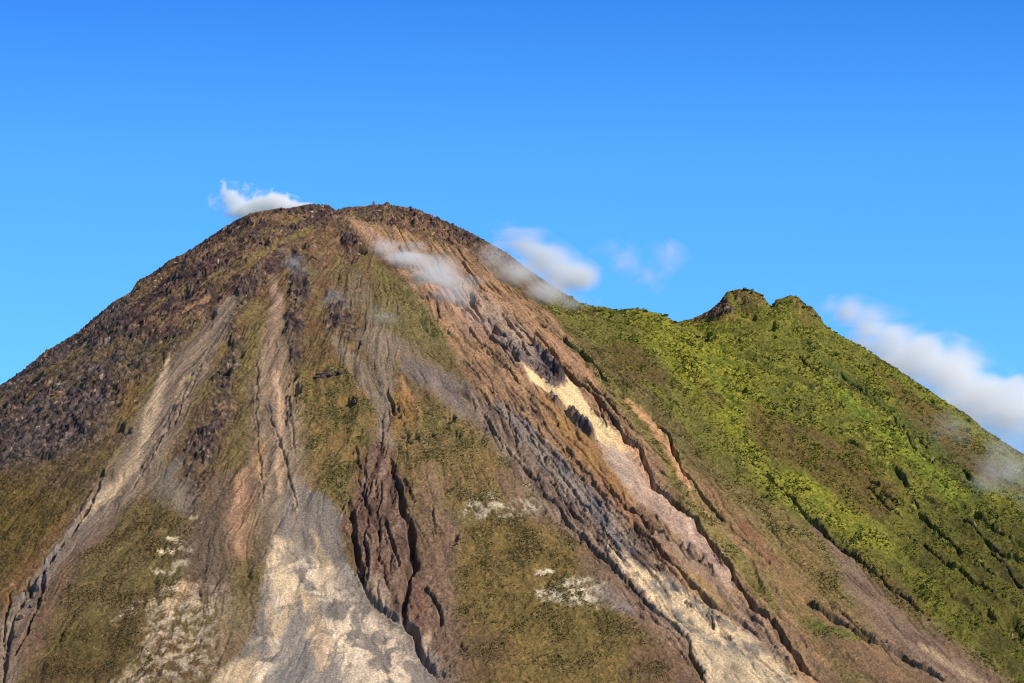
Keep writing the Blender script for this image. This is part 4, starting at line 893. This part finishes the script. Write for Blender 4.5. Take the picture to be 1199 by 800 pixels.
# ------------------------------------------------------------------ clouds, steam and mist
def along(u, v, y):
    a = (u-599.5)/F_PX; b = (400-v)/F_PX; t = y/(cp-b*sp); return np.array([t*a, y, 2+t*(sp+b*cp)])
def cloud(name, blobs, density, label, cat, noise=0.03, aniso=0.0, stretch=(1, 1, 1), rot=0.0, edge=1.6, nz=1.6, seed=0.0, color=(1, 1, 1)):
    """blobs: (u, v, half width, half height, y, half depth, weight); one closed hull filled with uneven vapour"""
    cs = [along(b[0], b[1], b[4]) for b in blobs]; C = sum(cs)/len(cs)
    bm = bmesh.new()
    for c, b in zip(cs, blobs):
        t = Matrix.Translation(Vector(c-C)) @ Matrix.Diagonal((b[2], b[5], b[3], 1)); bmesh.ops.create_icosphere(bm, subdivisions=2, radius=1.06, matrix=t)
    hull = bmesh.ops.convex_hull(bm, input=bm.verts, use_existing_faces=False)
    ge = list({g for g in hull['geom_interior']+hull['geom_unused']+hull['geom_holes'] if isinstance(g, bmesh.types.BMVert)}); bmesh.ops.delete(bm, geom=ge, context='VERTS')
    keep = {f for f in hull['geom'] if isinstance(f, bmesh.types.BMFace) and f.is_valid}
    bmesh.ops.delete(bm, geom=[f for f in bm.faces if f not in keep], context='FACES_ONLY')
    me = bpy.data.meshes.new(name); bm.to_mesh(me); bm.free()
    m = bpy.data.materials.new(name); m.use_nodes = True; nt = m.node_tree; nt.nodes.clear()
    out = nd(nt, 'ShaderNodeOutputMaterial'); pv = nd(nt, 'ShaderNodeVolumePrincipled'); nt.links.new(pv.outputs[0], out.inputs['Volume'])
    pv.inputs['Color'].default_value = (*color, 1); pv.inputs['Anisotropy'].default_value = aniso; pv.inputs['Density Attribute'].default_value = ''
    tc = nd(nt, 'ShaderNodeTexCoord')
    mp = nd(nt, 'ShaderNodeMapping'); mp.inputs['Rotation'].default_value = (0, rot, 0); mp.inputs['Scale'].default_value = stretch; mp.inputs['Location'].default_value = (seed, seed, seed)
    nt.links.new(tc.outputs['Object'], mp.inputs[0])
    n1 = nd(nt, 'ShaderNodeTexNoise', Scale=noise, Detail=8.0, Roughness=0.62, Distortion=0.7); nt.links.new(mp.outputs[0], n1.inputs['Vector'])
    acc = None
    for c, b in zip(cs, blobs):
        sb = nd(nt, 'ShaderNodeVectorMath', operation='SUBTRACT'); sb.inputs[1].default_value = tuple(c-C)
        dv = nd(nt, 'ShaderNodeVectorMath', operation='DIVIDE'); dv.inputs[1].default_value = (b[2], b[5], b[3])
        ln = nd(nt, 'ShaderNodeVectorMath', operation='LENGTH')
        mr = nd(nt, 'ShaderNodeMapRange'); mr.inputs['From Min'].default_value = 1.0; mr.inputs['From Max'].default_value = 0.0; mr.inputs['To Min'].default_value = 0; mr.inputs['To Max'].default_value = b[6]
        nt.links.new(tc.outputs['Object'], sb.inputs[0]); nt.links.new(sb.outputs[0], dv.inputs[0]); nt.links.new(dv.outputs[0], ln.inputs[0]); nt.links.new(ln.outputs['Value'], mr.inputs['Value'])
        if acc is None: acc = mr.outputs[0]
        else:
            mx = nd(nt, 'ShaderNodeMath', operation='SMOOTH_MAX'); mx.inputs[2].default_value = 0.15; nt.links.new(acc, mx.inputs[0]); nt.links.new(mr.outputs[0], mx.inputs[1]); acc = mx.outputs[0]
    # fall*edge + (noise-0.5)*nz - 0.12*nz
    a1 = nd(nt, 'ShaderNodeMath', operation='MULTIPLY'); a1.inputs[1].default_value = edge; nt.links.new(acc, a1.inputs[0])
    a2 = nd(nt, 'ShaderNodeMath', operation='MULTIPLY_ADD'); a2.inputs[1].default_value = nz; a2.inputs[2].default_value = -0.5*nz-0.22; nt.links.new(n1.outputs['Fac'], a2.inputs[0])
    a3 = nd(nt, 'ShaderNodeMath', operation='ADD'); a3.use_clamp = True; nt.links.new(a1.outputs[0], a3.inputs[0]); nt.links.new(a2.outputs[0], a3.inputs[1])
    a4 = nd(nt, 'ShaderNodeMath', operation='POWER'); a4.inputs[1].default_value = 1.4; nt.links.new(a3.outputs[0], a4.inputs[0])
    a5 = nd(nt, 'ShaderNodeMath', operation='MULTIPLY'); a5.inputs[1].default_value = density; nt.links.new(a4.outputs[0], a5.inputs[0])
    nt.links.new(a5.outputs[0], pv.inputs['Density'])
    me.materials.append(m)
    o = bpy.data.objects.new(name, me); COL.objects.link(o); o.location = C; tag(o, label, cat, kind='stuff'); return o
def sy(u, v, lift=0.0): return at(u, v)[1]-lift
def cr(u): return float(np.interp(u, UA, YS))
yc_ = 5105
cloud('steam', [(288,246,30,15,yc_,22,1.1),(306,242,28,15,yc_,24,1.2),(322,238,20,17,yc_,24,1.2),(338,243,22,12,yc_,24,1.2),(354,243,20,8,yc_,18,1.1),(368,243,9,5,yc_,9,0.9),(262,222,7,14,yc_,10,0.85),(270,230,14,12,yc_,12,1.0),(280,236,16,12,yc_,12,1.0),(248,236,7,9,yc_,7,0.6),(262,240,12,7,yc_,8,0.5)],
      0.15, 'bright white steam drifting off the left of the summit', 'steam', noise=0.085, edge=2.2, nz=3.8, seed=3.0)
cloud('scar_mist', [(448,290,24,18,sy(448,296,10),14,0.7),(478,302,36,26,sy(478,306,16),20,1.0),(508,320,44,32,sy(508,324,22),24,1.15),(532,345,40,30,sy(532,348,20),20,1.0),(550,372,26,22,sy(550,374,12),14,0.5)],
      0.070, 'thin pinkish mist over the top of the orange debris', 'mist', noise=0.017, edge=1.35, nz=2.6, rot=-0.6, stretch=(0.6, 1, 1.3), seed=9.0)
cloud('ridge_mist', [(575,302,30,22,sy(575,312,14),18,0.8),(606,322,42,26,sy(606,332,16),22,1.05),(640,342,46,26,sy(640,352,16),24,1.15),(668,356,34,20,sy(668,366,14),18,0.8),(664,326,44,28,cr(660),28,1.15),(684,326,26,22,cr(686),24,0.95),(640,302,36,26,cr(642),24,0.95),(618,284,30,26,cr(620),20,0.75),(598,268,20,18,cr(600),16,0.55)],
      0.068, 'pale mist hanging over the ridge right of the summit', 'mist', noise=0.015, edge=1.4, nz=2.6, rot=-0.6, stretch=(0.6, 1, 1.3), seed=15.0)
cloud('cloud_wisp', [(735,308,30,30,5150,34,0.9),(752,322,36,28,5150,34,0.9),(775,306,36,30,5150,34,0.6),(716,290,26,22,5150,24,0.6),(680,272,32,14,5150,18,0.45)],
      0.028, 'faint wisp of cloud above the saddle', 'cloud', noise=0.022, edge=1.15, nz=3.4, seed=21.0)
yr = 5110
cloud('cloud', [(974,358,24,18,yr,24,0.9),(992,366,32,26,yr,30,1.1),(1016,382,40,34,yr,36,1.1),(1044,402,46,38,yr,42,1.15),(1080,420,56,42,yr,50,1.2),(1114,442,58,50,yr,56,1.25),(1146,474,62,52,yr,58,1.2),(1178,484,54,60,yr,56,1.15),(1186,448,20,40,yr,26,0.95),(1120,490,70,50,yr,60,1.1),(1050,430,50,40,yr,44,1.1),(1010,400,40,30,yr,36,1.0),(1230,510,56,66,yr,56,1.1)],
      0.044, 'white bank of cloud rising behind the right hand ridge', 'cloud', noise=0.019, edge=1.7, nz=5.0, rot=-0.7, stretch=(0.5, 1, 1.2), seed=31.0)
cloud('slope_mist', [(1200,545,60,50,sy(1190,565,14),28,1.0),(1160,560,44,40,sy(1160,575,22),24,0.8),(1199,580,40,40,sy(1190,590,20),24,0.9),(1110,490,44,26,sy(1110,510,14),18,0.6)],
      0.026, 'grey veil of mist on the green slope at the right edge', 'mist', noise=0.02, edge=1.15, nz=2.6, seed=33.0)
cloud('smoke', [(342,305,24,24,sy(342,312,10),12,0.9),(352,318,24,18,sy(352,322,10),12,0.9),(395,345,34,22,sy(395,350,10),14,0.6),(440,370,40,24,sy(440,375,10),14,0.6)],
      0.03, 'thin bluish smoke on the slope below the summit', 'smoke', noise=0.04, edge=1.1, nz=2.6, seed=39.0)
